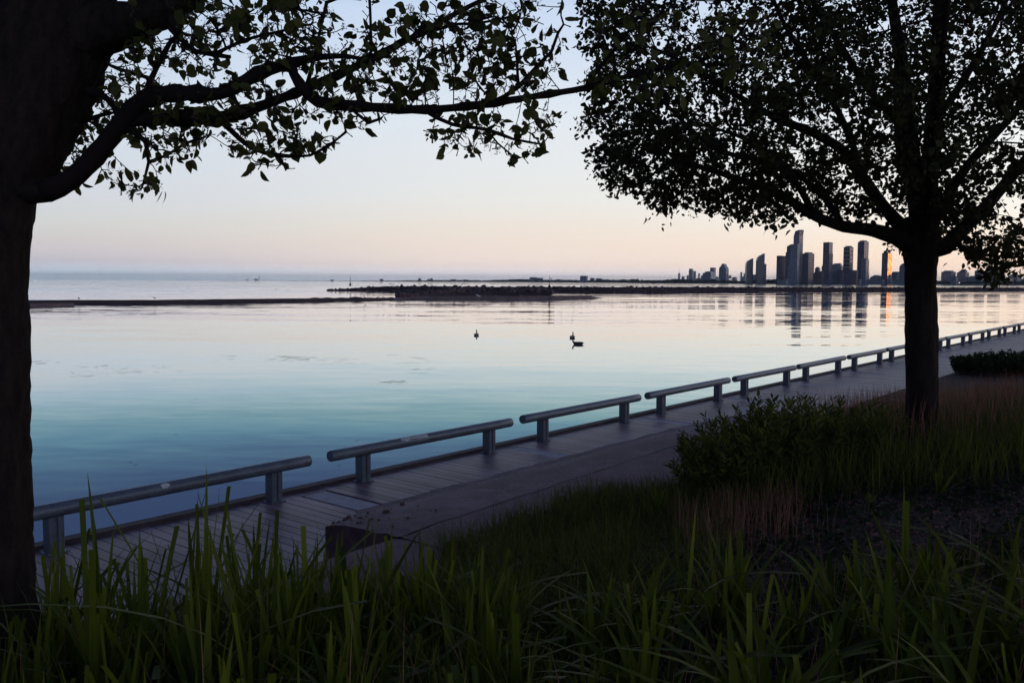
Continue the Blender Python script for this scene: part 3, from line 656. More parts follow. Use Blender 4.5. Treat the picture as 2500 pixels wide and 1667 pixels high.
def inside(p):
    """crown envelope in place coordinates: a broad round head with an uneven skirt that rises outward"""
    dx, dy, dz = p.x - c0.x, p.y - c0.y, p.z - c0.z
    r = math.hypot(dx, dy); az = math.atan2(dy, dx)
    Rm = 3.95 + .50 * mnoise.noise((math.cos(az) * 2, math.sin(az) * 2, p.z * .9)) ; zt = 4.6
    if r > Rm or dz > zt: return 0
    if (r / Rm) ** 2 + (max(dz, 0) / zt) ** 2 > 1: return 0
    zb = P(2250, 530, 10).z + .02 + .05 * r + .05 * max(0, r - 2.2) ** 2 + .32 * mnoise.noise((p.x * 1.1, p.y * 1.1, 4))
    if p.z < zb: return 0
    h = p.z - zb
    return 1
while len(A) < 4600:
    p = Vector((c0.x + random.uniform(-4.7, 4.7), c0.y + random.uniform(-4.5, 4.5), random.uniform(2.9, 10.5)))
    if not inside(p): continue
    r = math.hypot(p.x - c0.x, p.y - c0.y); 
    if r < 1.0 and p.z < 5 and random.random() < .6: continue
    if p.z > 6.8 and random.random() < .55: continue
    if mnoise.noise((p.x * .95, p.y * .95, p.z * 1.25 + 5)) < -.10: continue
    A.append(tuple(p))
A += blob_pts([(1560, 260, 130, 150, 8.8, 10.6, 330), (1470, 230, 50, 80, 9.2, 10.2, 60), (1480, 110, 40, 60, 9.2, 10.2, 30), (1640, 370, 120, 60, 9.0, 10.6, 150), (1630, 475, 55, 36, 9.2, 9.9, 80), (1500, 370, 45, 40, 9.3, 10, 25), (1520, 50, 50, 60, 9, 10, 40), (1740, 440, 90, 45, 9, 10.4, 80),
                (1800, 500, 70, 28, 9.2, 9.8, 45), (1880, 520, 50, 26, 9.3, 9.8, 35), (1935, 550, 22, 14, 9.5, 9.7, 8), (1960, 470, 110, 40, 9.2, 10.6, 70), (2060, 500, 90, 30, 9.4, 10.4, 40), (2188, 622, 18, 12, 9.8, 10, 4),
                (2420, 570, 100, 60, 8.6, 10.2, 130), (2440, 650, 70, 26, 9.0, 9.6, 55), (2390, 620, 50, 16, 9.2, 9.8, 22), (2340, 500, 80, 80, 8.8, 11, 80)])
T2.colonize(A, .105, 1.3, .17, 90, .22, (0, 0, .02))
T2.radii(.0032, 2.15)
T2.mesh('trunk', BARK, RTX, lambda r: r >= .045, lambda r: 40 if r > .1 else 14, wobble=.12)
T2.mesh('branch', TWIG, RTX, lambda r: r < .045, lambda r: 8 if r > .015 else 4, nodule=.35)
t2 = [i for i in range(nlimb2, len(T2.p)) if not T2.ch[i]]; m2 = [i for i in range(nlimb2, len(T2.p)) if T2.ch[i] and T2.r[i] < .0085]
random.shuffle(m2); print('T1 nodes', len(T1.p), 'tips', len(tips), 'T2 nodes', len(T2.p), 'tips', len(t2))
def dens(i): q = T2.p[i]; return mnoise.noise((q[0] * 1.15, q[1] * 1.15, q[2] * 1.5))
ta = [i for i in t2 if dens(i) > .10]; tb = [i for i in t2 if -.22 < dens(i) <= .10]; tcn = [i for i in t2 if dens(i) <= -.22]; m2 = [i for i in m2 if dens(i) > -.08]
p_, d_, s_ = cluster(T2, ta, (29, 40), .058, .015, .8, .35, .070); p3_, d3_, s3_ = cluster(T2, tb, (16, 25), .057, .014, .8, .35, .060); p4_, d4_, s4_ = cluster(T2, tcn, (8, 13), .050, .014, .8, .35, .050)
p2_, d2_, s2_ = cluster(T2, m2, (5, 10), .053, .016, .9, .3, .060); print('far leaves', len(p_), len(p2_), len(p3_), len(p4_))
p_ = np.concatenate([p_, p3_, p4_]); d_ = np.concatenate([d_, d3_, d4_]); s_ = np.concatenate([s_, s3_, s4_])
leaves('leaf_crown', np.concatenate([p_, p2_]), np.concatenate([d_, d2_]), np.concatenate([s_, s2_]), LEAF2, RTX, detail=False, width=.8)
bs = random.sample(t2, int(len(t2) * .3)); st, en = [], []
for i in bs:
    c_ = np.array(T2.p[i]); d0 = node_dir(T2, i)
    for _ in range(9):
        d = d0 * .6 + RNG.normal(0, .7, 3); d /= np.linalg.norm(d); st.append(c_ + RNG.normal(0, .02, 3)); en.append(c_ + d * RNG.uniform(.03, .07))
thin_strips('spent_blossoms', np.array(st), np.array(en), .0012, BLOOM, RTX, star_r=.009)

# ------------------------------------------------------------------ grasses
def blades(base, h, w, az, lean, curl, segs=5, cut=None, shape=1.0, fold=.25):
    """n tapering folded blades -> vertices, quads"""
    n = len(base); V = []; ts = np.linspace(0, 1, segs + 1)
    dx, dy = np.cos(az), np.sin(az); px, py = -dy, dx
    for t in ts:
        hor = h * (lean * t + curl * t ** 2.4); ver = h * (t - .38 * np.abs(curl) * t ** 3 - .25 * lean * lean * t)
        c = base + np.stack([dx * hor, dy * hor, ver], 1)
        ww = w * ((1 - t ** 2.2) ** .8 * (.55 + .45 * min(1, t * 4)) if shape else 1 - t) * .5
        ww = np.where(cut, np.maximum(ww, w * .34) if cut is not None else ww, ww) if cut is not None else ww
        side = np.stack([px * ww, py * ww, np.zeros(n)], 1); up = np.stack([-dx * ww * fold, -dy * ww * fold, np.zeros(n)], 1)
        V += [c - side + up, c, c + side + up]
    V = np.stack(V, 1); m = 3 * (segs + 1); b = (np.arange(n) * m)[:, None]; q = []
    for k in range(segs): a = 3 * k; q += [(a, a + 1, a + 4, a + 3), (a + 1, a + 2, a + 5, a + 4)]
    return V.reshape(-1, 3), (b[:, None, :] + np.array(q)[None]).reshape(-1, 4)
def GZ(X, Y): return np.array([gz(x, y) for x, y in zip(X, Y)])
def field(n, ftest, xr, yr):
    X, Y = [], []
    while len(X) < n:
        x, y = random.uniform(*xr), random.uniform(*yr); 
        if random.random() < ftest(x, y): X.append(x); Y.append(y)
    return np.array(X), np.array(Y)
def pxof(x, y): return 1250 + x / y * F

# foreground reeds: fans of broad blades from each root
def reedf(x, y):
    px = pxof(x, y); u, v = toUV(x, y)
    if v < 3.7 or px < -250 or px > 2750: return 0
    if px < 1250: lim = 1 if y < 4.9 else 0
    else: lim = 1 if y < 4.4 else 0
    return lim * (.85 if px < 1300 else .42) * (.6 + .5 * mnoise.noise((x * 1.2, y * 1.2, 0)))
RX, RY = field(460, reedf, (-3.4, 3.4), (2.75, 5.0))
b_, h_, w_, a_, l_, c_, cu_ = [], [], [], [], [], [], []
for x, y in zip(RX, RY):
    px = pxof(x, y); tall = 1.30 if px < 780 else (.92 if px < 1250 else .72); z = gz(x, y); H = (.40 + .36 * random.random() + (.24 if random.random() < .14 else 0)) * tall
    if y < 3.3: H *= .8
    if random.random() < .20:      # a lower, broader, arching plant among the reeds
        for k in range(random.randint(5, 9)):
            b_.append((x + random.gauss(0, .015), y + random.gauss(0, .015), z)); h_.append(random.uniform(.32, .55) * (1.15 if px < 1250 else 1)); w_.append(random.uniform(.028, .050)); a_.append(random.uniform(0, 6.283)); l_.append(random.uniform(.15, .5)); c_.append(random.uniform(.3, 1.1)); cu_.append(random.random() < .15)
        continue
    for k in range(random.randint(4, 8)):
        t0 = random.random() * .45     # leaves leave the stem at different heights
        b_.append((x + random.gauss(0, .02), y + random.gauss(0, .02), z + H * t0 * .55)); h_.append(H * (1 - t0 * .55) * random.uniform(.55, 1.05)); w_.append(random.uniform(.014, .044)); a_.append(random.uniform(0, 6.283)); l_.append(min(.52, abs(random.gauss(.18, .18)))); c_.append(random.choice((0, 0, .05, .15, .35, .8, 1.0)) * random.random()); cu_.append(random.random() < .30)
V, Q = blades(np.array(b_), np.array(h_), np.array(w_), np.array(a_), np.array(l_), np.array(c_), 7, np.array(cu_))
tag(bulk('tall_reeds', V, Q, REED, smooth=True), 'tall broad green reed leaves along the bottom of the picture', 'reeds', kind='stuff')
X, Y = field(420, lambda x, y: 1 if toUV(x, y)[1] > 3.8 and abs(x) < y * .75 else 0, (-3.4, 3.4), (2.7, 5.0)); n = len(X); tl = np.where(pxof(X, Y) < 1250, 1, .55)
V, Q = blades(np.stack([X, Y, GZ(X, Y)], 1), RNG.uniform(.35, .95, n) * tl, np.full(n, .004), RNG.uniform(0, 6.28, n), RNG.uniform(0, .5, n), RNG.uniform(0, .25, n), 5, np.zeros(n, bool), fold=.9)
tag(bulk('dead_stalks', V, Q, DRY, smooth=True), 'thin dead stalks standing between the reeds', 'dry grass', kind='stuff')
# thin stems and undergrowth between them
def underf(x, y): return 1.0 if toUV(x, y)[1] > 3.6 and abs(x) < y * .75 else 0
X, Y = field(9000, lambda x, y: underf(x, y) * (1 if pxof(x, y) < 1350 else .35), (-3.6, 3.6), (2.6, 5.1)); n = len(X); tl = np.where(pxof(X, Y) < 1300, 1, .45)
V, Q = blades(np.stack([X, Y, GZ(X, Y)], 1), RNG.uniform(.15, .6, n) * tl, RNG.uniform(.003, .009, n), RNG.uniform(0, 6.28, n), RNG.uniform(0, .45, n), RNG.uniform(0, .5, n), 4)
tag(bulk('undergrowth', V, Q, GRASS, smooth=True), 'dark tangle of thin grass at the foot of the reeds', 'grass', kind='stuff')
# short dense grass by the path edge
def shortf(x, y):
    px = pxof(x, y); u, v = toUV(x, y)
    if v < 3.75 + .35 * mnoise.noise((x * 1.5, y * 1.5, 7)) or y > 9.0 or px < 1080 or px > 1800: return 0
    if px > 1560 and y < 7.4: return .25
    return 1
X, Y = field(16000, shortf, (-1.2, 3.2), (4.4, 9.0)); n = len(X)
V, Q = blades(np.stack([X, Y, GZ(X, Y) - .02], 1), RNG.uniform(.12, .38, n), RNG.uniform(.004, .010, n), RNG.uniform(0, 6.28, n), RNG.uniform(0, .5, n), RNG.uniform(0, .8, n), 3)
tag(bulk('short_grass', V, Q, GRASS, smooth=True), 'short dense grass at the edge of the asphalt path', 'grass', kind='stuff')
# long grass around the right trunk and beyond
def longf(x, y):
    px = pxof(x, y); u, v = toUV(x, y)
    if px < 1800 or v < 4.0 + .4 * mnoise.noise((x, y, 2)) or y < 7.3: return 0
    if 18.2 < y < 19.8 and px > 2280: return 0
    if px < 2150 and y > 12.6: return 0
    return 1 if y < 13 else .45
X, Y = field(21000, longf, (1.6, 12), (7.3, 18.2)); n = len(X)
V, Q = blades(np.stack([X, Y, GZ(X, Y) - .02], 1), RNG.uniform(.22, .62, n), RNG.uniform(.005, .011, n), RNG.uniform(0, 6.28, n), RNG.uniform(0, .35, n), RNG.uniform(0, .6, n), 3)
tag(bulk('long_grass', V, Q, GRASS, smooth=True), 'long dark grass round the foot of the right tree', 'grass', kind='stuff')
# reddish dry stems with seed heads
def dryf(x, y):
    px = pxof(x, y); u, v = toUV(x, y)
    if 1660 < px < 1960 and 5.6 < y < 7.6: return .9
    if px > 2180 and y > 9.0 and v > 3.9: return .8
    if 1950 < px < 2260 and y > 10.5 and 3.6 < v: return .9
    return 0
X, Y = field(4600, dryf, (1.0, 10), (5.6, 17.5)); X2, Y2 = field(430, lambda x, y: math.exp(-((pxof(x, y) - 1800) / 150) ** 2), (1.3, 2.9), (5.9, 7.6)); X, Y = np.concatenate([X, X2]), np.concatenate([Y, Y2])
n = len(X); hh = np.where(Y < 8, RNG.uniform(.12, .42, n), RNG.uniform(.45, .8, n))
V, Q = blades(np.stack([X, Y, GZ(X, Y)], 1), hh, np.where(Y < 8, .0045, .007), RNG.uniform(0, 6.28, n), RNG.uniform(0, .3, n), RNG.uniform(0, .15, n), 3, np.zeros(n, bool), fold=.8)
tag(bulk('dry_stems', V, Q, DRY, smooth=True), 'reddish dry grass stems among the green', 'dry grass', kind='stuff')
# low leafy ground plants on the mulch
X, Y = field(2600, lambda x, y: (.5 + .9 * mnoise.noise((x * 1.1, y * 1.1, 11))) if 1250 < pxof(x, y) < 2700 and toUV(x, y)[1] > 4.2 else 0, (0.2, 7), (3.4, 9.5)); n = len(X)
dr = RNG.normal(0, 1, (n, 3)); dr[:, 2] = np.abs(dr[:, 2]) * .5 + .1
leaves('ground_cover', np.repeat(np.stack([X, Y, GZ(X, Y) + .02], 1), 4, 0) + RNG.normal(0, .035, (n * 4, 3)) * [1, 1, .3], np.repeat(dr, 4, 0) + RNG.normal(0, .6, (n * 4, 3)) * [1, 1, .3], RNG.uniform(.02, .06, n * 4), SHRUBL, None, detail=False, width=.6)
tag(bpy.data.objects['ground_cover'], 'low leafy weeds over the dark soil', 'weeds', kind='stuff')
X, Y = field(2600, lambda x, y: 1 if toUV(x, y)[1] > 4.0 else 0, (-1, 6), (3.0, 9.0)); n = len(X)
V, Q = blades(np.stack([X, Y, GZ(X, Y) + .012], 1), RNG.uniform(.04, .16, n), RNG.uniform(.002, .007, n), RNG.uniform(0, 6.28, n), RNG.uniform(.9, 1.6, n), RNG.uniform(0, .1, n), 2)
tag(bulk('straw_litter', V, Q, STRAW), 'dead straw and chips scattered on the soil', 'litter', kind='stuff')
X, Y = field(22000, lambda x, y: (1 if pxof(x, y) > 1150 else .3) if toUV(x, y)[1] > 4.0 else 0, (-1.5, 6.5), (2.9, 9.6)); n = len(X)
C_ = np.stack([X, Y, GZ(X, Y) + RNG.uniform(.0, .018, n)], 1); a = RNG.normal(0, 1, (n, 3)) * [1, 1, .35]; a /= np.linalg.norm(a, axis=1)[:, None]; b = np.cross(a, RNG.normal(0, .5, (n, 3)) + [0, 0, 1]); b /= np.linalg.norm(b, axis=1)[:, None]
la = RNG.uniform(.008, .03, n)[:, None]; lb = RNG.uniform(.003, .010, n)[:, None]
V = np.stack([C_ - a * la - b * lb, C_ + a * la - b * lb * .7, C_ + a * la * .8 + b * lb, C_ - a * la * .9 + b * lb], 1).reshape(-1, 3)
tag(bulk('mulch_chips', V, (np.arange(n) * 4)[:, None] + np.arange(4)[None], CHIP), 'bark mulch chips covering the bare soil', 'mulch', kind='stuff')
# petals fallen on the boards
V, Q = [], []
for i in range(1500):
    u = random.uniform(-2, 22); v = (abs(random.gauss(.0, .9)) * random.random() ** .3 - .05) if i < 650 else random.uniform(.1, 4.0)
    if v > 2.5 and u < 6.6: continue
    z = .005 if v < 1.0 or u < 5.2 else (path_h(u, v) if v < 3.1 else max(path_h(u, v), .012) + .004) + .006
    if u < 5.2 and v > 2.2: continue
    c_ = UV(u, v, z); s = random.uniform(.006, .013); a = random.uniform(0, 3); k = len(V)
    for j in range(4): V.append((c_.x + s * math.cos(a + j * 1.57) * (1 if j % 2 else .6), c_.y + s * math.sin(a + j * 1.57) * (1 if j % 2 else .6), z + (.002 if j == 0 else 0)))
    Q.append((k, k + 1, k + 2, k + 3))
tag(bulk('fallen_petals', V, Q, PETAL), 'tiny white petals fallen on the boards', 'petals', kind='stuff')

# leafy shrubs of arching stems
def lance(name, stems, mat, parent, L0=.095, wd=.17, per=26, droop=.5):
    pos, dr, sz = [], [], []
    for pts in stems:
        for k in range(per):
            t = (k + .5) / per; t = .15 + .85 * t; i = min(int(t * (len(pts) - 1)), len(pts) - 2); f = t * (len(pts) - 1) - i; p = pts[i].lerp(pts[i + 1], f)
            d = (pts[i + 1] - pts[i]).normalized(); a = k * 2.4 + random.random(); o = d.orthogonal().normalized(); o.rotate(Matrix.Rotation(a, 3, d))
            q = o + d * (.35 + .8 * t) + Vector((0, 0, -droop * (1 - t) * .6)); pos.append(tuple(p)); dr.append(tuple(q.normalized())); sz.append(L0 * random.uniform(.6, 1.1) * (1 - .3 * abs(t - .55)))
    return leaves(name, np.array(pos), np.array(dr), np.array(sz), mat, parent, True, wd / .78, .2, .02)
def stem_bush(name, cx, cy, rx, ry, h, n, label, mat, L0=.095, wd=.24, per=26, base_h=None, group=None, px_lim=None, sides=4):
    e = empty(name, (cx, cy, gz(cx, cy)), label, 'bush', group); stems = []; mb = MB(); o = Vector((cx, cy, gz(cx, cy)))
    for i in range(n):
        a = random.uniform(0, 6.283); r = math.sqrt(random.random()); x, y = cx + rx * r * math.cos(a), cy + ry * r * math.sin(a)
        hh = h * (1 - .35 * r * r) * random.uniform(.72, 1.08) * (1 + .18 * mnoise.noise((x * 2, y * 2, 3))); z = gz(x, y)
        ox, oy = math.cos(a) * r * .28 * hh, math.sin(a) * r * .28 * hh; pts = []
        for k in range(6):
            t = k / 5; pts.append(Vector((x + ox * t * t + .03 * math.sin(3 * t + i), y + oy * t * t, z + hh * (t - .08 * t * t * r))) - o)
        stems.append(pts); mb.tube(pts, [.004 * (1.2 - t / 5) for t in range(6)], 4)
    mb.build('bare_stems', TWIG, e)['kind'] = 'stuff'; lance('foliage', stems, mat, e, L0, wd, per); return e
stem_bush('goldenrod_bush', 2.62, 9.15, .72, .9, .86, 150, 'leafy dark green bush of upright stems beside the path, left of the right trunk', BUSHL, .11, .22, 30, group='bushes of the planting bed')
stem_bush('goldenrod_bush', 2.05, 8.4, .34, .45, .62, 50, 'smaller leafy bush overhanging the path edge at the left end of the planting', BUSHL, .11, .22, 26, group='bushes of the planting bed')
stem_bush('goldenrod_bush', 3.55, 9.9, .85, .8, .82, 150, 'leafy bush between the big bush and the right trunk', BUSHL, .10, .22, 26, group='bushes of the planting bed')
fs = stem_bush('clipped_shrub', 14.6, 25.3, 1.5, 1.3, .66, 260, 'dense low dark shrub beside the boardwalk right of the right trunk', SHRUBL, .12, .45, 22)
stem_bush('clipped_shrub', 18.2, 26.2, 2.4, 1.6, .72, 300, 'long dark shrub mass farther along the boardwalk at the right edge', SHRUBL, .14, .45, 20)
# side path between the shrub and the long grass
mb = MB(); V = []
for i in range(30):
    for j in range(2):
        x = 8.6 + i * .5; y = 18.35 + j * 1.25 - .02 * i; V.append((x, y, gz(x, y) + .03))
mb.add(V, [(2 * i, 2 * i + 2, 2 * i + 3, 2 * i + 1) for i in range(29)]); tag(mb.build('gravel_path', plain('pale_gravel', (.16, .13, .14), .9, 0, .3, 20).m), 'narrow gravel side path beyond the long grass', kind='structure')

# single plants one can tell apart
def rosette(name, x, y, n, h, w, label, mat=REED, cut=.3, lean=.35):
    z = gz(x, y); b = np.tile([[0, 0, 0]], (n, 1)) + RNG.normal(0, .012, (n, 3)) * [1, 1, 0]
    V, Q = blades(b, RNG.uniform(.6, 1.05, n) * h, np.full(n, w) * RNG.uniform(.7, 1.1, n), np.linspace(0, 6.28, n, endpoint=False) + RNG.uniform(-.4, .4, n), RNG.uniform(.1, lean * 1.5, n), RNG.uniform(0, .5, n), 7, RNG.random(n) < cut)
    o = bulk(name, V, Q, mat, smooth=True); o.location = (x, y, z); return tag(o, label, 'plant', 'single broad-leaved plants in the bed')
def spot(px, py, z):
    """ground position seen at a bearing, for height z"""
    d = CR @ Vector(((px - 1250) / F, (833.5 - py) / F, -1)); k = (z - EYE.z) / d.z; return (EYE + d * k).xy
for px, py, z, n, h, w, c_, ln, lab in ((1605, 1290, .5, 7, .42, .03, .9, .12, 'upright cut plant with blunt leaf tips at the path edge'),
    (1750, 1530, .8, 9, .40, .030, .2, .4, 'broad-leaved plant with pointed leaves below the dry stems'),
    (2190, 1640, .95, 8, .55, .028, .3, .4, 'tall spiky plant at the bottom right, two straight blades'),
    (2400, 1640, 1.0, 9, .42, .036, .2, .6, 'arching broad-leaved plant in the bottom right corner'),
    (2060, 1650, .9, 8, .40, .030, .5, .5, 'plant with arching and blunt leaves left of the spiky one'),
    (1560, 1560, .7, 8, .40, .026, .2, .4, 'narrow-leaved plant low at centre right'),
    (2290, 1260, .75, 9, .34, .030, 0, .7, 'grey-green arching weed below the right trunk'),
    (2120, 1290, .7, 12, .16, .035, 0, .9, 'low leafy weed on the bare soil'),
    (1965, 1455, .8, 12, .16, .03, 0, .8, 'small pale green tuft right of the dry stems')):
    x, y = spot(px, py, z); rosette('broadleaf_plant', x, y, n, h, w, lab, REED if h > .3 else BUSHL, c_, ln)
# litter scrap on the path
x, y = spot(1364, 1214, .4); mb = MB(); mb.add([(0, 0, .0), (.05, .01, .004), (.06, .035, .02), (.012, .04, .012), (.03, .02, .016)], [(0, 1, 4), (1, 2, 4), (2, 3, 4), (3, 0, 4)])
o = mb.build('paper_scrap', plain('paper', (.42, .50, .55)).m); o.location = (x, y, .42); tag(o, 'small pale crumpled scrap of paper on the asphalt path', 'litter')

# ------------------------------------------------------------------ breakwater, low wall, markers
rk = M('rock'); v = rk.co(); n1 = rk.noise(v, 1.2, 5); gq = rk.N('ShaderNodeNewGeometry')
rk.set(Base_Color=rk.mix(1.0, rk.ramp(n1, [(.3, (.028, .020, .026)), (.7, (.080, .056, .066))]), rk.ramp(gq.outputs['Random Per Island'], [(0, (.55, .5, .55)), (.8, (1.1, 1, 1)), (1, (2.3, 2.0, 1.9))]), 'MULTIPLY'), Roughness=.9)
ROCK = rk.m
def rock_proto(seed):
    bm = bmesh.new(); bmesh.ops.create_icosphere(bm, subdivisions=2, radius=1)
    for v in bm.verts:
        p = v.co * 1.0; d = 1 + .38 * mnoise.noise(p * 1.1 + Vector((seed * 7, 0, 0))) + .18 * mnoise.noise(p * 2.7 + Vector((0, seed * 5, 0))); v.co = v.co * d
    for _ in range(4):   # flat quarry faces
        n = Vector((random.gauss(0, 1), random.gauss(0, 1), random.gauss(0, 1))).normalized(); h = random.uniform(.55, .8)
        for v in bm.verts:
            q = v.co.dot(n)
            if q > h: v.co -= n * (q - h) * .9
    me = bpy.data.meshes.new('rock'); bm.to_mesh(me); bm.free(); me.materials.append(ROCK); return me
RP = [rock_proto(i) for i in range(9)]; RPV = [(np.array([v.co for v in m.vertices]), [tuple(p.vertices) for p in m.polygons]) for m in RP]
def rot3(a, b, c): return np.array(Matrix.Rotation(a, 3, 'X') @ Matrix.Rotation(b, 3, 'Y') @ Matrix.Rotation(c, 3, 'Z'))
def polyline(pts, d):
    for i in range(len(pts) - 1):
        a, b = Vector(pts[i]), Vector(pts[i + 1]); l = (b - a).length
        if d <= l: return a + (b - a) * (d / l), (b - a).normalized()
        d -= l
    return Vector(pts[-1]), (Vector(pts[-1]) - Vector(pts[-2])).normalized()
def plen(pts): return sum((Vector(pts[i + 1]) - Vector(pts[i])).length for i in range(len(pts) - 1))
def rock_list(pts, hf, w, r, step):
    out = []; Lh = plen(pts); d = 0
    while d < Lh:
        p, t = polyline(pts, d); nrm_ = Vector((t.y, -t.x, 0)); H = hf(d, Lh); rows = max(2, int(round(w / r / 1.1)) + 1)
        for k in range(rows):
            f = k / (rows - 1) * 2 - 1; z = WATER + H * (1 - abs(f) ** 1.3) - r * .45; ww = w * (.35 + .65 * H / 2.6)
            c = p + nrm_ * (f * ww + random.uniform(-.3, .3) * r) + t * random.uniform(-.4, .4) * r; rr = r * random.uniform(.6, 1.25)
            out.append(((c.x, c.y, z + random.uniform(-.25, .3) * r), rr))
        d += step
    return out
def core(e, pts, hf, w, o):
    Lh = plen(pts); n = max(8, int(Lh / 2.5)); V = []
    for i in range(n + 1):
        d = Lh * i / n; p, t = polyline(pts, d); q = Vector((t.y, -t.x, 0)); H = hf(d, Lh) * .80
        for a, z in ((1.35, -1.5), (1.0, H * .22), (.55, H * .78), (0, H), (-.55, H * .78), (-1.0, H * .22), (-1.35, -1.5)):
            z2 = z + (.25 * mnoise.noise((d * .6, a * 3, 0)) if z > 0 else 0); c = p + q * (a * w); V.append((c.x - o[0], c.y - o[1], z2))
    mb = MB(); mb.add(V, [(i * 7 + k, i * 7 + k + 1, (i + 1) * 7 + k + 1, (i + 1) * 7 + k) for i in range(n) for k in range(6)] + [tuple(range(7)), tuple(n * 7 + k for k in range(7))[::-1]])
    return mb.build('rubble_core', ROCK, e)
def pile(name, rocks, label, cat, nearest=90, group=None):
    rocks = sorted(rocks, key=lambda q: q[0][1] / q[1])
    o0 = rocks[0][0]; e = empty(name, (o0[0], o0[1], WATER), label, cat, group); mb = MB()
    for i, (c, r) in enumerate(rocks):
        m = random.randrange(9); a = rot3(random.uniform(0, 6), random.uniform(0, 6), random.uniform(0, 6)); sc_ = np.array([random.uniform(.8, 1.3), random.uniform(.8, 1.2), random.uniform(.6, .9)]) * r
        if i < nearest:
            o = bpy.data.objects.new('rock', RP[m]); COL.objects.link(o); o.parent = e; o.location = (c[0] - o0[0], c[1] - o0[1], c[2] - WATER)
            o.rotation_euler = (random.uniform(0, 6), random.uniform(0, 6), random.uniform(0, 6)); o.scale = tuple(sc_)
        else: mb.add((RPV[m][0] @ a.T) * sc_ + np.array([c[0] - o0[0], c[1] - o0[1], c[2] - WATER]), RPV[m][1])
    if mb.n: k = mb.build('rock_mass', ROCK, e); k['kind'] = 'stuff'
    return e
bw = [G(803, 396), G(900, 392), G(1100, 385), G(1500, 388), G(1900, 450), G(2300, 515), G(2750, 610)]
hbw = lambda d, Lh: (.35 + 1.7 * sst(0, 22, d)) + .6 * sst(10, 40, d) - .25 * sst(150, 300, d) + .25 * mnoise.noise((d * .13, 0, 0))
rocks = rock_list(bw, hbw, 3.0, .95, 1.15)
be = pile('rock_breakwater', rocks, 'long dark breakwater of quarried rocks running across the lake to the right edge', 'breakwater', 90)
core(be, bw, hbw, 2.6, be.location)
sp = [G(1345, 262), G(1200, 262), G(1100, 255), G(1040, 246), G(985, 236)]
rocks = rock_list(sp, lambda d, Lh: 2.2 - 1.3 * sst(.55 * Lh, Lh, d) + .3 * mnoise.noise((d * .3, 3, 0)), 2.6, .85, 1.0)
rocks += [((G(976 + i * 9, 232 + i).x, 232 + i, WATER + .35), random.uniform(.9, 1.35)) for i in range(5)]
sp2 = [G(1330, 300), G(1180, 320), G(1050, 345), G(1000, 370)]
rocks += rock_list(sp2, lambda d, Lh: 2.3 + .3 * mnoise.noise((d * .2, 9, 0)), 3.4, 1.0, 1.5)
se_ = pile('rock_spur', rocks, 'nearer pile of boulders in front of the long breakwater, behind the low wall', 'rock pile', 95)
core(se_, sp, lambda d, Lh: 2.2 - 1.3 * sst(.55 * Lh, Lh, d), 2.3, se_.location); core(se_, sp2, lambda d, Lh: 2.3, 3.0, se_.location)

wallm = plain('old_concrete_wall', (.048, .032, .040), .85, 0, .35, .35).m
sandm = plain('spit_shingle', (.15, .105, .115), .9, 0, .3, .5).m
def wall_run(pts, hs, w, mat, name, label, cat, step=1.2, rag=.05):
    mb = MB(); Lh = plen(pts); n = int(Lh / step); V = []; n_s = len(pts) - 1
    acc = [0]
    for i in range(n_s): acc.append(acc[-1] + (Vector(pts[i + 1]) - Vector(pts[i])).length)
    for i in range(n + 1):
        d = Lh * i / n; p, t = polyline(pts, d); q = Vector((t.y, -t.x, 0)); H = float(np.interp(d, acc, hs)) + rag * mnoise.noise((d * .35, 5, 0)); o1 = .2 * mnoise.noise((d * .2, 1, 0))
        for k, (a, z) in enumerate(((w * .5 + .15 + o1, -1.2), (w * .5 + .1 + o1, 0.02), (w * .5 + o1, H * .72), (w * .38, H), (-w * .38, H), (-w * .5, H * .7), (-w * .5, -1.2))):
            c = p + q * a; V.append((c.x, c.y, WATER + z))
    m = 7; mb.add(V, [(i * m + k, i * m + k + 1, (i + 1) * m + k + 1, (i + 1) * m + k) for i in range(n) for k in range(m - 1)] + [tuple(range(m)), tuple(n * m + k for k in range(m))[::-1]])
    return tag(mb.build(name, mat), label, cat)
def GW(px, py): # point of the water surface seen at that bearing
    x, y = spot(px, py, WATER); return Vector((x, y, 0))
wp = [GW(-260, 746.5), GW(60, 742.5), GW(378, 740.5), GW(600, 738), GW(760, 735)]
wall_run(wp, [.74, .72, .66, .70, .62], .9, wallm, 'low_harbour_wall', 'low dark concrete wall crossing the water at the left', 'low wall')
wall_run([GW(757, 735), GW(800, 734), GW(880, 733), GW(965, 731.5)], [.55, .72, .6, .5], 1.2, wallm, 'wall_remnant', 'broken lower end of the harbour wall, crusted with rubble', 'low wall', .7, .35)
wall_run([GW(930, 731.5), GW(1060, 731), GW(1230, 731), GW(1345, 730), GW(1430, 728.5), GW(1462, 727.5)], [.35, .75, .85, .8, .62, .05], 3.5, sandm, 'shingle_spit', 'pale flat spit running right from the boulders to a thin point', 'spit', 1.5, .12)
wall_run([GW(30, 749.5), GW(120, 748.5), GW(178, 746.5)], [.55, .6, .5], .5, sandm, 'fallen_slab', 'pale weathered slab lying against the left end of the low wall', 'slab', .6, .15)

darkm = plain('dark_metal', (.02, .018, .02), .6).m; pilem = plain('old_piling', (.05, .042, .045), .9, 0, .4, 2).m
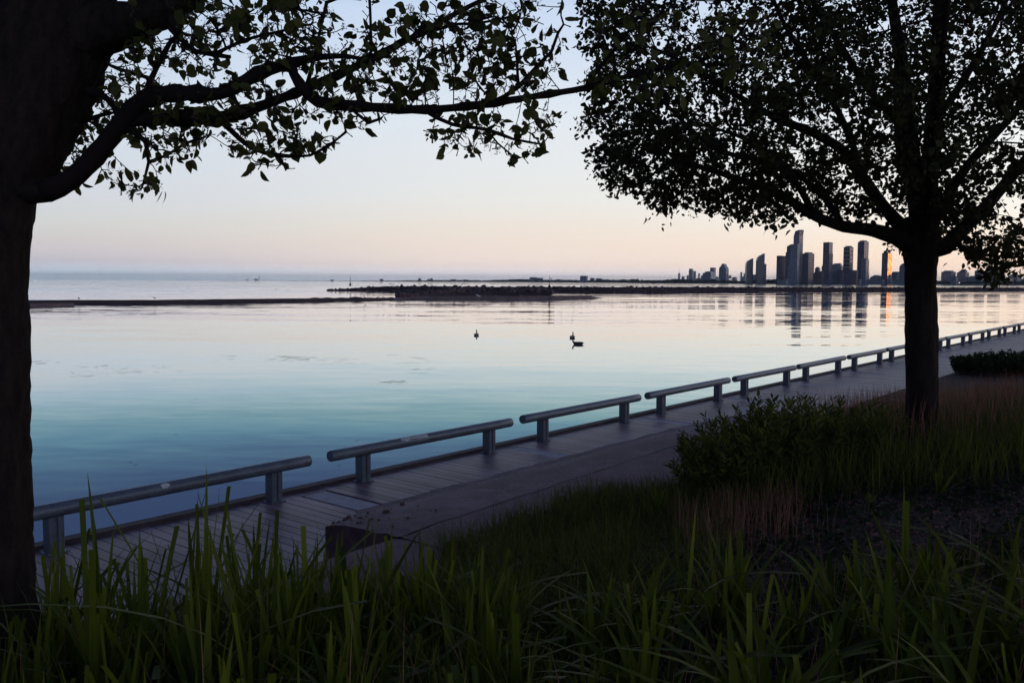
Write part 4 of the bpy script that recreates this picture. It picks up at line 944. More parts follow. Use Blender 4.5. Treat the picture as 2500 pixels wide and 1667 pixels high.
# marker pile with day board
x, y = GW(1341, 727.5).xy; e = empty('channel_marker', (x, y, WATER), 'tall timber pile with dark diamond day board and small arm, at the spit', 'marker post')
mb = MB(); mb.tube([(0, 0, -1.5), (0, 0, 3.7)], [.17, .13], 10); mb.build('pile', pilem, e, True)
mb = MB(); mb.tube([(0, 0, 3.7), (.02, 0, 6.1)], [.06, .04], 8); mb.build('mast', darkm, e, True)
mb = MB(); mb.add([(-.5, -.18, 3.05), (0, -.18, 3.75), (.5, -.18, 3.05), (.42, -.18, 2.35), (-.42, -.18, 2.35), (-.5, -.12, 3.05), (0, -.12, 3.75), (.5, -.12, 3.05), (.42, -.12, 2.35), (-.42, -.12, 2.35)], [(0, 4, 3, 2, 1), (5, 6, 7, 8, 9)] + [(i, (i + 1) % 5, 5 + (i + 1) % 5, 5 + i) for i in range(5)]); mb.build('day_board', darkm, e)
mb = MB(); mb.tube([(0, 0, 4.9), (.45, 0, 5.25), (.75, 0, 5.25)], [.05, .05, .03], 6); mb.box((.55, 0, 5.32), (.5, .05, .16)); mb.build('arm', darkm, e)
# breakwater light
x, y = G(855, 392).xy; e = empty('breakwater_light', (x, y, .9), 'small skeletal beacon on the left tip of the long breakwater', 'beacon')
mb = MB(); mb.tube([(0, 0, -.6), (0, 0, .1), (0, 0, .9), (0, 0, 1.3)], [.5, .46, .16, .10], 10); mb.build('base_cone', darkm, e, True)
mb = MB(); mb.tube([(0, 0, 1.2), (0, 0, 3.3)], [.07, .045], 6); mb.box((0, 0, 2.0), (.8, .1, .12)); mb.box((.16, 0, 2.6), (.5, .1, .12), 0); mb.build('mast', darkm, e)
mb = MB(); mb.tube([(0, 0, 3.3), (0, 0, 3.55), (0, 0, 3.7)], [.14, .14, .05], 8); mb.build('lantern', darkm, e, True)
# driftwood poles caught in the rocks
for a, b, Y, lab in (((1126, 697), (1139, 684.5), 384, 'thin driftwood pole leaning up from the middle of the breakwater'), ((950, 692), (963, 695.5), 388, 'short driftwood log near the left end of the breakwater'), ((1739, 700), (1744, 694), 425, 'stick poking up from the breakwater left of the skyline')):
    p, q = P(a[0], a[1], Y), P(b[0], b[1], Y); mb = MB(); mb.tube([p, p.lerp(q, .5) + Vector((.05, 0, .05)), q], [.14, .11, .07], 6); tag(mb.build('driftwood', pilem, loc=tuple(p)), lab, 'driftwood', 'driftwood on the breakwater')

# ------------------------------------------------------------------ birds
bird_m = {}
def bm_(name, c): 
    if name not in bird_m: bird_m[name] = plain(name, c, .7, 0, .2, 20).m
    return bird_m[name]
def loft(rings, n=12):
    """rings: (x, z, half width, half height) along the body, one continuous skin"""
    V = []; m = len(rings)
    for i, (x, z, w, h) in enumerate(rings):
        a, b = rings[max(i - 1, 0)], rings[min(i + 1, m - 1)]; d = Vector((b[0] - a[0], 0, b[1] - a[1])).normalized(); up = Vector((-d.z, 0, d.x))
        for k in range(n):
            w_ = 2 * math.pi * k / n; V.append((x + up.x * math.sin(w_) * h, w * math.cos(w_), z + up.z * math.sin(w_) * h))
    Fc = [(i * n + k, (i + 1) * n + k, (i + 1) * n + (k + 1) % n, i * n + (k + 1) % n) for i in range(m - 1) for k in range(n)]
    return V, Fc + [tuple(range(n)), tuple((m - 1) * n + k for k in range(n))[::-1]], n
def goose(x, y, rz, label, s=1.0, neck='up'):
    """floating goose: tail, barrel body, neck, head, bill"""
    body = [(-.42, .10, .015, .008), (-.36, .09, .06, .025), (-.28, .08, .115, .09), (-.15, .06, .165, .115), (0, .05, .18, .125), (.13, .05, .165, .12), (.22, .08, .12, .10), (.265, .12, .065, .065)]
    if neck == 'up': nk = [(.285, .18, .052, .052), (.285, .26, .043, .043), (.275, .33, .039, .039), (.285, .385, .042, .042), (.32, .40, .034, .032), (.355, .395, .022, .020), (.395, .385, .012, .009), (.41, .382, .005, .004)]
    else: nk = [(.30, .16, .055, .055), (.335, .22, .046, .046), (.335, .30, .041, .041), (.345, .35, .044, .044), (.385, .36, .040, .036), (.42, .35, .024, .021), (.455, .335, .014, .010), (.47, .33, .006, .005)]
    V, Fc, n = loft(body + nk); idx = []
    for i in range(len(body + nk) - 1):
        for k in range(n):
            z = V[i * n + k][2]; idx.append(0 if i < 6 else (1 if not (i in (10, 11) and k in (0, 5, 6, 11)) else 2))
            if i < 2: idx[-1] = 2
    idx += [2, 1]; mb = MB(); mb.add([(a * s, b * s, c * s) for a, b, c in V], Fc)
    o = mb.build('goose', [bm_('goose_brown', (.055, .042, .036)), bm_('goose_black', (.008, .008, .009)), bm_('goose_white', (.35, .33, .32))], None, True, idx=idx); o.location = (x, y, WATER); o.rotation_euler.z = rz
    wg = MB()
    for sd in (-1, 1):
        W_ = [(.14, .09), (.02, .135), (-.14, .13), (-.30, .115), (-.38, .105), (-.28, .07), (-.12, .05), (.06, .045)]
        V = [(a * s, sd * (.178 - .32 * max(0, -a) ** 1.3 + .012) * s, b * s) for a, b in W_] + [(a * s, sd * (.160 - .32 * max(0, -a) ** 1.3) * s, b * s) for a, b in W_]
        wg.add(V, [tuple(range(8)), tuple(range(8, 16))[::-1]] + [(i, (i + 1) % 8, 8 + (i + 1) % 8, 8 + i) for i in range(8)])
    w = wg.build('wings', bm_('goose_wing', (.035, .027, .024)), o); return tag(o, label, 'goose', 'geese swimming on the lake')
for px, py, rz, lab, nk in ((1163, 819, R(88), 'goose swimming straight away, alone left of the other two', 'up'), (1397, 824.5, R(75), 'goose with upright neck swimming away, behind the side-on one', 'up'), (1411, 840.5, R(172), 'goose seen side-on facing left with lowered neck', 'low')):
    p = GW(px, py); goose(p.x, p.y, rz, lab, 1.1, nk)
def standing_bird(name, x, y, z, rz, s, cols, label, cat, group, neck=0.0):
    body = [(-.30, .03, .008, .005), (-.22, .05, .03, .015), (-.14, .08, .055, .045), (-.03, .10, .07, .062), (.07, .13, .062, .058), (.13, .18 + neck * .2, .042, .045), (.15, .23 + neck, .034, .036), (.175, .255 + neck, .036, .034), (.21, .25 + neck, .018, .016), (.25, .24 + neck, .005, .005)]
    V, Fc, n = loft(body, 10); idx = [(0 if i > 3 else 1) for i in range(len(body) - 1) for _ in range(n)] + [1, 0]; mb = MB(); mb.add([(a * s, b * s, (c + .12) * s) for a, b, c in V], Fc)
    o = mb.build(name, cols, None, True, idx=idx); o.location = (x, y, z); o.rotation_euler.z = rz
    lg = MB(); 
    for sd in (-1, 1): lg.tube([(-.02 * s, sd * .03 * s, .17 * s), (-.01 * s, sd * .032 * s, .08 * s), (-.02 * s, sd * .034 * s, .004)], .007 * s, 5); lg.box((.01 * s, sd * .034 * s, .004), (.06 * s, .035 * s, .006))
    lg.build('legs', cols[-1], o); return tag(o, label, cat, group)
gw_, gg, gd = bm_('gull_white', (.72, .73, .74)), bm_('gull_grey', (.33, .36, .40)), bm_('bird_dark', (.012, .011, .013))
def on(px, py, z): # on top of something of that height above water
    x, y = spot(px, py, WATER + z); return x, y, WATER + z
x, y, z = on(193, 733.6, .71); standing_bird('gull', x, y, z, R(140), 1.75, [gw_, gg, gg], 'white gull standing on the low wall near the left trunk', 'gull', 'gulls on the wall and spit')
x, y, z = on(378, 731.0, .67); standing_bird('duck', x, y, z, R(200), 1.3, [gd, gd, gd], 'dark bird standing alone on the middle of the low wall', 'bird', 'dark birds on the wall and spit')
x, y, z = on(891, 730.5, .62); standing_bird('cormorant', x, y, z, R(190), 1.5, [gd, gd, gd], 'slim upright dark bird on the broken wall end', 'bird', 'dark birds on the wall and spit', .22)
x, y, z = on(1168, 728.0, .84); standing_bird('gull', x, y, z, R(200), 2.2, [gw_, gw_, gg], 'white gull standing in the middle of the pale spit', 'gull', 'gulls on the wall and spit')
for i, (px, py, rz, lab) in enumerate(((922, 729, 10, 'left of two dark ducks on the broken wall end'), (936, 729, 170, 'right of two dark ducks on the broken wall end'), (953, 731.4, 20, 'dark duck low beside the first boulder'), (1352, 727, 20, 'dark duck just right of the marker pile'), (1371, 726.5, 80, 'small upright bird between the marker pile and the spit point'), (1397, 725.8, 160, 'dark duck left of the pair near the spit point'), (1413, 725.6, 10, 'left bird of the close pair near the spit point'), (1421, 725.4, 170, 'right bird of the close pair near the spit point'), (1443, 725.2, 190, 'last dark bird at the thin point of the spit'))):
    hz = .5 if px < 960 else (.8 if px < 1400 else .55 if px < 1435 else .3)
    x, y, z = on(px, py, hz); standing_bird('duck', x, y, z, R(rz), 1.35, [gd, gd, gd], lab, 'duck', 'dark birds on the wall and spit')
for px, py, lab in ((674, 707, 'left of two tiny ducks on the open water beyond the wall'), (703, 707, 'right of two tiny ducks on the open water beyond the wall')):
    p = GW(px, py); o = goose(p.x, p.y, R(180), lab, .9, 'low'); o.name = 'duck'; o['category'] = 'duck'; o['group'] = 'ducks far out on the lake'
# floating weed
V, Q = [], []
wr = random.Random(5)
ctr = [(wr.uniform(80, 1090), 866 + abs(wr.gauss(0, 24))) for _ in range(26)]
for i in range(85):
    cc = wr.choice(ctr); px = cc[0] + wr.gauss(0, 22); py = max(858, cc[1] + wr.gauss(0, 2.2)) + (1100 - cc[0]) * .012; p = GW(px, py); l = wr.uniform(.1, .45) * (1 if wr.random() < .9 else 1.4); a = wr.gauss(0, .3)
    for j in range(wr.randint(1, 4)):
        cx, cy = p.x + wr.gauss(0, .4), p.y + wr.gauss(0, .25); k = len(V); w = wr.uniform(.010, .032)
        V += [(cx - l / 2, cy - a * l - w, WATER + .012), (cx + l / 2, cy + a * l - w * .3, WATER + .012), (cx + l / 2 * .8, cy + a * l + w, WATER + .016), (cx - l / 2, cy - a * l + w * .6, WATER + .014)]; Q.append((k, k + 1, k + 2, k + 3))
for i in range(14):
    p = GW(wr.uniform(300, 1500), wr.uniform(960, 1180)); k = len(V); V += [(p.x - .05, p.y, WATER + .012), (p.x + .06, p.y + .01, WATER + .012), (p.x + .05, p.y + .04, WATER + .012), (p.x - .03, p.y + .03, WATER + .012)]; Q.append((k, k + 1, k + 2, k + 3))
tag(bulk('floating_weed', V, Q, plain('weed', (.05, .06, .05), .8).m), 'thin scraps of weed floating on the water at the left', 'weed', kind='stuff')

# ------------------------------------------------------------------ far shore
shore = [(430, 11500), (600, 9800), (800, 8200), (1000, 6600), (1250, 5400), (1500, 4200), (1600, 3000), (1900, 2650), (2300, 2500), (2750, 2350), (3400, 2300)]
def shore_y(px): return float(np.interp(px, [a for a, b in shore], [b for a, b in shore]))
mb = MB(); V = []; sxs = np.arange(430, 3400, 12)
for px in sxs:
    y = shore_y(px) + 20 * mnoise.noise((px * .02, 0, 0)); a, b, c_ = G(px, y), G(px, y * 1.01 + 15), G(px, y * 1.22); V += [(a.x, a.y, WATER - .3), (b.x, b.y, WATER + 2.4 * sst(430, 1000, px) + .6), (c_.x, c_.y, WATER + 6 * sst(700, 1500, px) + .8)]
mb.add(V, [(3 * i + k, 3 * i + 3 + k, 3 * i + 4 + k, 3 * i + 1 + k) for i in range(len(sxs) - 1) for k in range(2)])
tag(mb.build('far_shore', plain('shore_soil', (.045, .05, .03), .95).m), 'low far shore of the lake', kind='structure')
# the belt of waterside trees, one mass of clumped crowns
bel = MB(); br = random.Random(3); px = 800.0
ICO = bmesh.new(); bmesh.ops.create_icosphere(ICO, subdivisions=2, radius=1); IV = np.array([v.co for v in ICO.verts]); IF = [tuple(v.index for v in f.verts) for f in ICO.faces]; ICO.free()
while px < 3300:
    y = shore_y(px); hh = 1.5 * (1.0 if px > 1560 else .85) * (7.5 + 3.5 * mnoise.noise((px * .013, 0, 0)) + 2 * mnoise.noise((px * .07, 3, 0))) * (1 + (.6 if 1200 < px < 1560 else .25 if px < 1200 else 0)) * sst(760, 1150, px)
    for k in range(2):
        q = G(px + br.uniform(-2, 2), y * br.uniform(1.012, 1.04) + 12); r = hh * br.uniform(.35, .62); w = IV * [r * 1.15, r, r] + (.22 * r) * np.array([mnoise.noise_vector(Vector(c) * 2.3 + Vector((px, k, 0))) for c in IV])
        bel.add(w + [q.x, q.y, WATER + 1.5 + hh - r * 1.0 - (hh * .35 if k else 0)], IF); bel.add(w * [1.2, 1, .9] + [q.x, q.y, WATER + 1.5 + r * .5], IF)
    px += hh * .55 * F / y + .6
tag(bel.build('far_woods', leafy('far_foliage', (.012, .018, .010), (.035, .045, .022), .1, .9, .1)), 'dark belt of trees along the far shore under the towers', 'trees', kind='stuff')

# facades: glass bays between floor slabs
def facade(name, glass, slab, fl=5.0, bay=6.5, rough=.22, metal=.0, frac=.30, spec=.6):
    m = M(name); t = m.N('ShaderNodeTexCoord'); s = m.N('ShaderNodeSeparateXYZ'); m.l.new(t.outputs['Object'], s.inputs[0])
    zf = m.math('FRACT', m.math('DIVIDE', s.outputs[2], fl)); hz = m.math('ADD', s.outputs[0], s.outputs[1]); xf = m.math('FRACT', m.math('DIVIDE', hz, bay))
    sl_ = m.math('LESS_THAN', zf, frac); mu = m.math('LESS_THAN', xf, .16); msk = m.math('MAXIMUM', sl_, m.math('MULTIPLY', mu, .8))
    cell = m.N('ShaderNodeCombineXYZ'); m.l.new(m.math('FLOOR', m.math('DIVIDE', hz, bay)), cell.inputs[0]); m.l.new(m.math('FLOOR', m.math('DIVIDE', s.outputs[2], fl)), cell.inputs[1])
    wn_ = m.N('ShaderNodeTexWhiteNoise'); m.l.new(cell.outputs[0], wn_.inputs[0])
    gcol = m.ramp(wn_.outputs[0], [(0, [q * .5 for q in glass]), (1, [q * 1.6 for q in glass])])
    m.set(Base_Color=m.mix(msk, gcol, slab), Roughness=m.math('ADD', m.math('MULTIPLY', msk, .5), rough), Metallic=metal); m.b.inputs['Specular IOR Level'].default_value = spec
    return m.m
FA = {'blue': facade('glass_blue', (.06, .085, .14), (.24, .28, .36)), 'dark': facade('glass_dark', (.035, .04, .075), (.12, .115, .18)), 'warm': facade('warm_and_lit_glass', (.12, .115, .15), (.50, .43, .45), frac=.45),  # the warm facade also lays painted side light on right-hand tower faces
      'band': facade('glass_banded', (.03, .035, .055), (.24, .22, .24), fl=12.0, bay=9, frac=.33), 'pale': facade('pale_block', (.06, .085, .12), (.22, .27, .34), frac=.45), 'sunset_mirror': facade('sunset_tinted_glass', (.90, .42, .21), (.45, .20, .10), rough=.2, metal=.92, frac=.10), 'brick': facade('brown_block', (.03, .03, .045), (.15, .10, .105), frac=.5)}  # orange glass: the sunset glow is put into its reflective colour
ROOFM = plain('roof_plant', (.10, .11, .14), .7, 0, .2, .1).m; SPIRE = plain('spire', (.09, .1, .13), .5).m; FARM = plain('hazed_concrete', (.32, .38, .44), .7).m  # power station concrete paled bluish to paint in distance haze
def oriented(px0, px1, Y, split=.66, dpt=None):
    """a block whose two seen faces split the width; returns origin (near corner), rz and the two face lengths"""
    xc = G(px0 + (px1 - px0) * split, Y); az = math.atan2(xc.x, xc.y); w = (px1 - px0) / F * Y
    turn = R(26) ; wl_, wr_ = w * split, w * (1 - split); a = wl_ / math.cos(turn); b = wr_ / math.sin(turn)
    return xc, az, turn, a, b
def block(mb, a, b, z0, z1, ox=0, oy=0):
    """local frame: x runs along the left-hand face away from the near corner (negative), y along the right-hand face"""
    mb.add([(-ox, oy, z0), (-a + ox, oy, z0), (-a + ox, b - oy, z0), (-ox, b - oy, z0), (-ox, oy, z1), (-a + ox, oy, z1), (-a + ox, b - oy, z1), (-ox, b - oy, z1)], [(0, 1, 5, 4)[::-1], (1, 2, 6, 5)[::-1], (2, 3, 7, 6)[::-1], (3, 0, 4, 7)[::-1], (4, 5, 6, 7)[::-1], (0, 1, 2, 3)])
BASEZ = WATER + 1.5
def tower(px0, px1, pyt, Y, kind, label, split=.66, roof='plant', steps=(), right=None, name='tower', maxb=60, group='towers on the far shore', crown=None):
    xc, az, turn, a, b = oriented(px0, px1, Y, split); b = min(b, maxb); a = min(a, maxb * 1.6)
    e = empty(name, (xc.x, xc.y, BASEZ), label, 'building' if name != 'tower' else 'tower', group, rz=-az - turn * 0 + (turn - 0) * -1)
    H = P((px0 + px1) / 2, pyt, Y).z - BASEZ; hb = H - (3.5 if roof == 'plant' else 0); mb = MB(); block(mb, a, b, -3, hb)
    wo_ = mb.build('wall', FA[kind], e)
    if right:   # right-hand face overlaid in another facade, mostly to paint evening light on it
        m2_ = MB(); m2_.add([(.12, .3, right[1]), (.12, b - .3, right[1]), (.12, b - .3, hb - 1), (.12, .3, hb - 1)], [(0, 1, 2, 3)]); m2_.build('lit_right_face', FA[right[0]], e)
    if roof == 'plant': mb = MB(); block(mb, a, b, hb, H, a * .16, b * .16); mb.build('roof_plant', ROOFM, e)
    for (f0, f1, hf) in steps:      # setback shoulders: fraction of the left-hand face and height
        mb = MB(); x0, x1 = -a * f0, -a * f1; z1 = H * hf
        mb.add([(x0, -2.2, -3), (x1, -2.2, -3), (x1, .0, -3), (x0, 0, -3), (x0, -2.2, z1), (x1, -2.2, z1), (x1, 0, z1), (x0, 0, z1)], [(0, 1, 5, 4)[::-1], (1, 2, 6, 5)[::-1], (3, 0, 4, 7)[::-1], (4, 5, 6, 7)[::-1]]); mb.build('shoulder', FA['dark' if kind != 'dark' else 'blue'], e)
    if crown: crown(e, a, b, H)
    return e
def silhouette(pts, Y, depth, kind, label, name='tower', cat='tower', group='towers on the far shore', extra=None, yaw=.35):
    """an outline extruded to its real thickness"""
    cx = sum(p[0] for p in pts) / len(pts); o = G(cx, Y); az = math.atan2(o.x, o.y); e = empty(name, (o.x, o.y, BASEZ), label, cat, group, rz=-az - yaw)
    q = [((px - cx) / F * Y / math.cos(yaw) / math.cos(az) * 1.0, P(px, py, Y).z - BASEZ) for px, py in pts]; m = len(q)
    mb = MB(); mb.add([(x, 0, z) for x, z in q] + [(x, depth, z) for x, z in q], [tuple(range(m)), tuple(range(m, 2 * m))[::-1]] + [(i, i + m, (i + 1) % m + m, (i + 1) % m) for i in range(m)])
    mb.build('wall', FA[kind], e); return e
X0 = lambda c: 1600 + c / 2.6133
Y0 = lambda c: 540 + c / 2.6133
def T(c0, c1, ct, Y, kind, label, **k): return tower(X0(c0), X0(c1), Y0(ct), Y, kind, label, **k)
def S(pts, Y, d, kind, label, **k): return silhouette([(X0(a), Y0(b)) for a, b in pts], Y, d, kind, label, **k)
gF = 'faint blue towers far behind the shore'
T(144, 158, 332, 6500, 'pale', 'small faint tower with a thin mast, leftmost of the far skyline', group=gF, roof='', crown=lambda e, a, b, H: (lambda m: (m.tube([(-a / 2, b / 2, H), (-a / 2, b / 2, H + 36)], [1.2, .6], 5), m.build('mast', SPIRE, e)))(MB()))
T(168, 186, 352, 5200, 'pale', 'faint low block right of the tower with the mast', group=gF)
T(199, 212, 345, 7000, 'pale', 'faint pale block at the left foot of the slim pale tower', group=gF)
S([(212, 400), (212, 322), (215, 303), (228, 303), (231, 318), (231, 400)], 7200, 40, 'pale', 'slim pale blue tower with a notched top, tallest of the faint far towers', group=gF)
T(243, 259, 318, 7200, 'pale', 'pale blue flat-topped tower right of the slim notched one', group=gF, roof='')
T(231, 243, 358, 7000, 'pale', 'low faint block between the two pale far towers', group=gF)
T(272, 284, 332, 6000, 'blue', 'narrow faint tower left of the stepped block', group=gF)
T(258, 300, 362, 5200, 'blue', 'low hazy block at the foot of the narrow faint tower', group=gF)
S([(292, 400), (292, 345), (302, 345), (302, 330), (312, 330), (316, 322), (340, 320), (350, 328), (352, 345), (360, 400)], 3600, 45, 'blue', 'broad stepped block with a rounded top, left group of the skyline', name='apartment_block', cat='building')
T(348, 384, 296, 3700, 'blue', 'square tower right of the broad stepped block', split=.6, roof='', steps=())
S([(300, 400), (302, 372), (320, 360), (345, 362), (390, 372), (400, 400)], 3300, 40, 'pale', 'pale low curved block in front of the broad stepped one', name='apartment_block', cat='building')
T(380, 404, 354, 4000, 'pale', 'low pale block between the square tower and the domed tower')
S([(405, 400), (405, 305), (409, 292), (415, 288), (420, 276), (427, 270), (434, 276), (438, 288), (444, 294), (448, 306), (448, 400)], 3500, 32, 'blue', 'tower with a domed, pointed top in the left group of the skyline')
T(446, 467, 335, 3500, 'blue', 'shoulder block right of the domed tower', roof='')
T(466, 485, 345, 5000, 'pale', 'pale teal block beyond the domed tower', group=gF)
T(490, 520, 356, 6000, 'pale', 'faint low blocks left of the twin faint towers', group=gF)
T(541, 553, 325, 6500, 'pale', 'left of the twin faint towers before the curved blades', group=gF, roof='')
T(562, 572, 332, 6500, 'pale', 'right of the twin faint towers before the curved blades', group=gF, roof='')
T(552, 582, 352, 6300, 'pale', 'low block at the foot of the twin faint towers', group=gF)
S([(581, 400), (581, 280), (584, 262), (592, 252), (606, 244), (617, 237), (620, 238), (620, 400)], 2750, 22, 'dark', 'shorter curved blade tower with a sweeping pointed top', yaw=-.2)
T(620, 650, 340, 4200, 'blue', 'small gabled hazy block between the two blade towers', roof='')
S([(650, 400), (650, 252), (654, 232), (664, 220), (678, 213), (688, 206), (692, 207), (693, 400)], 2700, 24, 'dark', 'taller curved blade tower with a sweeping pointed top', yaw=-.2)
S([(693, 400), (693, 280), (700, 274), (705, 271), (706, 400)], 2720, 18, 'dark', 'narrow low blade block leaning on the taller curved tower', yaw=-.2)
T(771, 828, 220, 2650, 'dark', 'dark flat-topped tower left of the twisting tower', split=.38, roof='')
T(812, 870, 221, 2700, 'dark', 'dark tower just behind the left side of the twisting tower', split=.5)
S([(820, 400), (834, 385), (845, 340), (851, 280), (856, 220), (860, 165), (872, 148), (892, 143), (897, 143), (897, 400)], 2560, 26, 'blue', 'blue glass tower whose side sweeps outward to a wide foot', yaw=.25)
S([(828, 400), (828, 200), (834, 198), (834, 162), (852, 150), (866, 146), (872, 400)], 2620, 24, 'dark', 'dark stepped tower with a slanting top behind the sweeping glass tower', yaw=.25)
tower(X0(876), X0(934), Y0(92), 2660, 'blue', 'tallest tower of the skyline, blue glass with an open slanted crown', split=.60, roof='', right=('warm', 0), maxb=45,
      crown=lambda e, a, b, H: (lambda m: (m.add([(-a * .98, .4, H), (-.4, .4, H), (-.4, b - .4, H), (-a * .98, b - .4, H), (-a * .75, .4, H + 14), (-.2, .4, H + 18), (2.2, b - .4, H + 18), (-a * .75, b - .4, H + 14)], [(0, 1, 5, 4)[::-1], (1, 2, 6, 5)[::-1], (2, 3, 7, 6)[::-1], (3, 0, 4, 7)[::-1], (4, 5, 6, 7)[::-1]]), m.build('slanted_crown', FA['dark'], e)))(MB()))
T(936, 1008, 198, 2640, 'dark', 'broad tower right of the tallest one, dark left face and warm grey right face', split=.5, right=('warm', 0), maxb=50)
T(1008, 1052, 322, 2600, 'brick', 'low block right of the broad tower', name='apartment_block')
T(1017, 1050, 292, 2750, 'blue', 'small blue-grey block behind the low one', name='apartment_block')
T(1059, 1082, 280, 2700, 'dark', 'narrow dark slab at the left foot of the two-part tower')
T(1066, 1124, 134, 2680, 'dark', 'tall flat-topped tower rising behind a darker lower one', split=.62, right=('warm', 0), roof='', maxb=40)
T(1068, 1127, 205, 2560, 'dark', 'dark lower tower standing in front of the tall flat-topped one', split=.62, roof='', maxb=40)
S([(1127, 400), (1127, 290), (1130, 276), (1140, 270), (1168, 268), (1174, 276), (1180, 290), (1180, 400)], 2620, 26, 'pale', 'shorter rounded pale grey tower with an arched top', yaw=.2)
T(1197, 1256, 157, 2600, 'band', 'tower with broad pale and dark bands', split=.62, right=('band', 0), maxb=45)
T(1160, 1290, 312, 2560, 'dark', 'wide dark podium block below the banded tower', split=.75, roof='', name='apartment_block')
T(1288, 1352, 122, 2660, 'dark', 'tall tower with a stepped top and a pale right edge', split=.58, right=('warm', 0), maxb=45)
T(1284, 1296, 140, 2668, 'dark', 'slim shoulder against the left of the tall stepped tower', roof='')
T(1311, 1358, 237, 2550, 'blue', 'shorter bluish tower in front of the tall stepped one', split=.6, maxb=34)
T(1280, 1316, 370, 2520, 'pale', 'small pale pavilion at the water under the stepped tower', name='pavilion', roof='')
T(1336, 1462, 371, 2520, 'pale', 'long low pale building at the water left of the orange-lit tower', split=.9, name='long_building', roof='')
S([(1370, 400), (1372, 362), (1385, 352), (1400, 344), (1416, 344), (1430, 352), (1442, 362), (1444, 400)], 2900, 40, 'pale', 'low arched hall behind the long pale building', name='hall', cat='building')
T(1443, 1503, 195, 2600, 'dark', 'dark tower whose right face glows orange in the last light', split=.58, right=('sunset_mirror', 26), maxb=60)
T(1488, 1505, 340, 2570, 'warm', 'small block at the foot of the glowing face', name='apartment_block', roof='')
T(1503, 1562, 322, 2650, 'blue', 'blue-grey block right of the glowing tower', split=.6, name='apartment_block')
S([(1558, 400), (1558, 292), (1562, 284), (1566, 276), (1580, 268), (1594, 262), (1594, 290), (1616, 290), (1616, 400)], 2650, 30, 'blue', 'tower with a pointed glass sail on top, half behind the right trunk')
T(1500, 1616, 378, 2480, 'pale', 'long pale low building under the sail-topped tower', split=.9, name='long_building', roof='')
for (a, b, t_, Y, kd, lab, nm) in ((1828, 1912, 315, 2600, 'warm', 'wide block with balconies just right of the right trunk', 'apartment_block'), (1885, 1930, 350, 2500, 'blue', 'lower block overlapping the wide block right of the trunk', 'apartment_block'),
    (1927, 1997, 318, 2580, 'warm', 'block with a raised square middle, second right of the trunk', 'apartment_block'), (1945, 1985, 306, 2600, 'dark', 'square upper storeys behind the second block right of the trunk', 'apartment_block'),
    (1990, 2120, 349, 2520, 'pale', 'long stepped pale block below the low leaves', 'apartment_block'), (2040, 2100, 308, 2600, 'pale', 'taller pale middle of the long stepped block', 'apartment_block'),
    (2120, 2170, 352, 2550, 'brick', 'brownish low block right of the long stepped one', 'apartment_block'), (2128, 2200, 304, 2650, 'blue', 'tall block half hidden by the low leaves', 'apartment_block'),
    (2200, 2290, 360, 2550, 'blue', 'low blue-grey block under the leaf spray', 'apartment_block'), (2255, 2330, 340, 2600, 'warm', 'last block before the right edge of the picture', 'apartment_block'), (2340, 2440, 360, 2600, 'blue', 'low block at the very right edge', 'apartment_block')):
    T(a, b, t_, Y, kd, lab, name=nm, split=.7, group='apartment blocks right of the trunk')
# low fill between the towers
for (a, b, t_, Y, kd, lab) in ((1180, 1200, 330, 2500, 'dark', 'dark low block left of the banded tower'), (1255, 1290, 316, 2500, 'brick', 'brown low block right of the banded tower'), (700, 712, 372, 2700, 'pale', 'tiny pale block right of the blades'), (780, 850, 374, 2500, 'pale', 'low pale podium at the foot of the sweeping tower'), (1040, 1070, 318, 2540, 'brick', 'reddish low block left of the two-part tower'), (1480, 1512, 372, 2500, 'pale', 'small pale house at the foot of the glowing tower'), (1400, 1440, 352, 3000, 'pale', 'pale upper roof behind the arched hall')):
    T(a, b, t_, Y, kd, lab, name='low_building', roof='', split=.75)
# far left and middle: town blocks above the woods
for (px0, px1, py, Y, kd, lab) in ((1293, 1312, 677, 5200, 'pale', 'long low hazy block above the middle woods, left half'), (1312, 1326, 678.5, 5200, 'pale', 'long low hazy block above the middle woods, right half'), (1416, 1435, 673.5, 4600, 'blue', 'square block standing clear above the middle woods'), (1441, 1452, 678.5, 4800, 'pale', 'small block right of the square block over the woods'), (1455, 1470, 679.5, 4800, 'pale', 'low flat block right of the small one over the woods'),
    (1050, 1057, 679.5, 6600, 'pale', 'left of two small hazy blocks over the middle breakwater'), (1021, 1028, 679.5, 6800, 'pale', 'hazy block above the left part of the breakwater'), (1044, 1049, 681, 6600, 'pale', 'tiny hazy block beside the pair over the breakwater'), (1100, 1115, 682, 6200, 'blue', 'faint low block above the leaning driftwood pole'), (927, 936, 681, 7300, 'pale', 'faint block on the thin shore left of centre'), (807, 815, 682.5, 8400, 'pale', 'faintest block on the shore left of the beacon')):
    tower(px0, px1, py, Y, kd, lab, roof='', name='hazy_building', group='hazy blocks along the far shore', split=.8)
o = G(610, 16000); e = empty('power_station', (o.x, o.y, WATER + 1), 'faint power station with three tall stacks on the left horizon', 'power station')
for px, py in ((570.5, 675.5), (605.5, 677), (633, 673)):
    q = P(px, py, 16000); mb = MB(); mb.tube([(q.x - o.x, 0, -2), (q.x - o.x, 0, q.z - WATER - 1)], [4.5, 3.5], 8); mb.build('stack', FARM, e, True)
mb = MB()
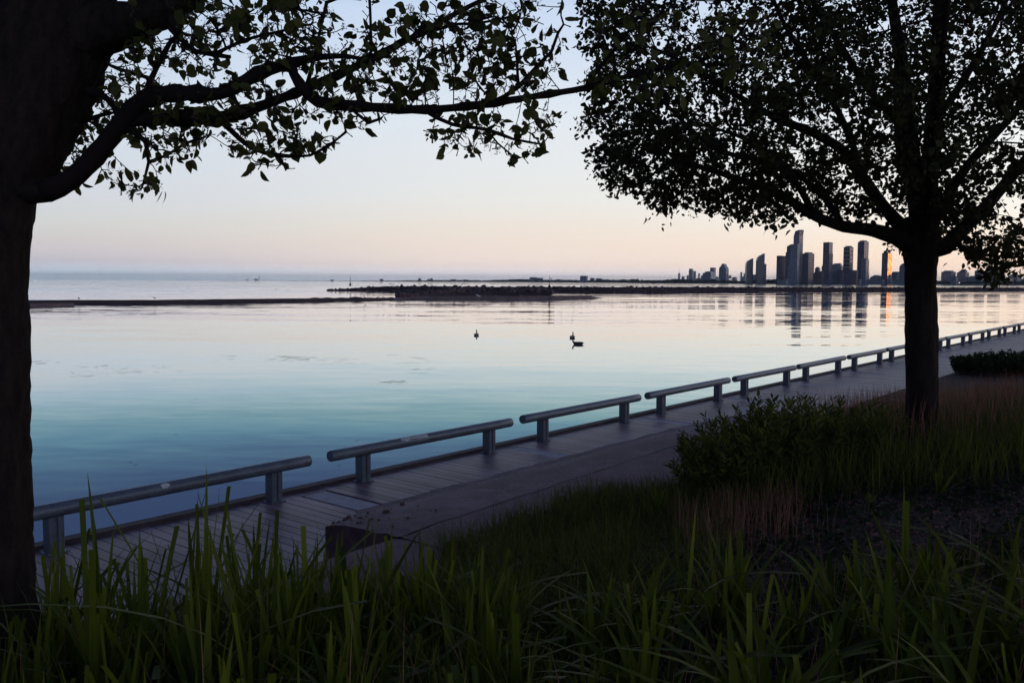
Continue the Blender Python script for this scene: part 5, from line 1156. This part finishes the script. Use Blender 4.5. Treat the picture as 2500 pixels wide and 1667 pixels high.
for i_, (px, w, hpx) in enumerate(((603, 3, 2.0), (626, 6, 3.2), (623, 3, 4.2))): q = G(px, 16000); mb.box((q.x - o.x, i_ * 9, hpx * 3.8), (w * 7.6, 60, hpx * 7.6))
mb.build('turbine_hall', FARM, e)
# crane behind the arena, lamp on the shore
q = P(X0(1362), Y0(372), 2900); e = empty('tower_crane', (q.x, q.y, BASEZ), 'thin luffing crane rising behind the arched hall', 'crane')
mb = MB(); a_, b_ = P(X0(1362), Y0(345), 2900), P(X0(1372), Y0(303), 2900); mb.tube([(0, 0, -2), (a_.x - q.x, 0, a_.z - BASEZ)], .7, 4); mb.build('mast', SPIRE, e)
mb = MB(); mb.tube([(a_.x - q.x, 0, a_.z - BASEZ), (b_.x - q.x, 0, b_.z - BASEZ)], [.6, .35], 4); mb.build('jib', SPIRE, e)
for px, py, Y, lab in ((1782, 681.5, 2640, 'bright white shore light left of the blade towers'), (2342, 690.3, 2470, 'small light on the shore right of the trunk')):
    p = P(px, py, Y); e = empty('shore_lamp', (p.x, p.y, WATER + 1), lab, 'lamp', 'lit lamps on the far shore'); mb = MB(); mb.tube([(0, 0, 0), (0, 0, p.z - WATER - 2)], .15, 5); mb.build('pole', darkm, e)
    lm = M('lamp_glass'); lm.set(Base_Color=(1, 1, 1, 1)); lm.b.inputs['Emission Color'].default_value = (1, .97, .9, 1); lm.b.inputs['Emission Strength'].default_value = 6 if px < 2000 else 3
    mb = MB(); mb.box((0, 0, p.z - WATER - 1), (1.5, 1.5, 1.5), .4, .8); mb.build('lamp_head', lm.m, e)

# ------------------------------------------------------------------ haze
hz = bpy.data.materials.new('haze'); hz.use_nodes = True; hn = hz.node_tree.nodes; hn.clear(); pv = hn.new('ShaderNodeVolumePrincipled'); ho = hn.new('ShaderNodeOutputMaterial'); hz.node_tree.links.new(pv.outputs[0], ho.inputs['Volume'])
pv.inputs['Color'].default_value = (.78, .86, 1.0, 1); pv.inputs['Density'].default_value = HAZE
mb = MB(); mb.box((0, 14600, 90), (31400, 29900, 194)); ho_ = mb.build('haze', hz); tag(ho_, 'thin evening haze over the lake', kind='stuff')
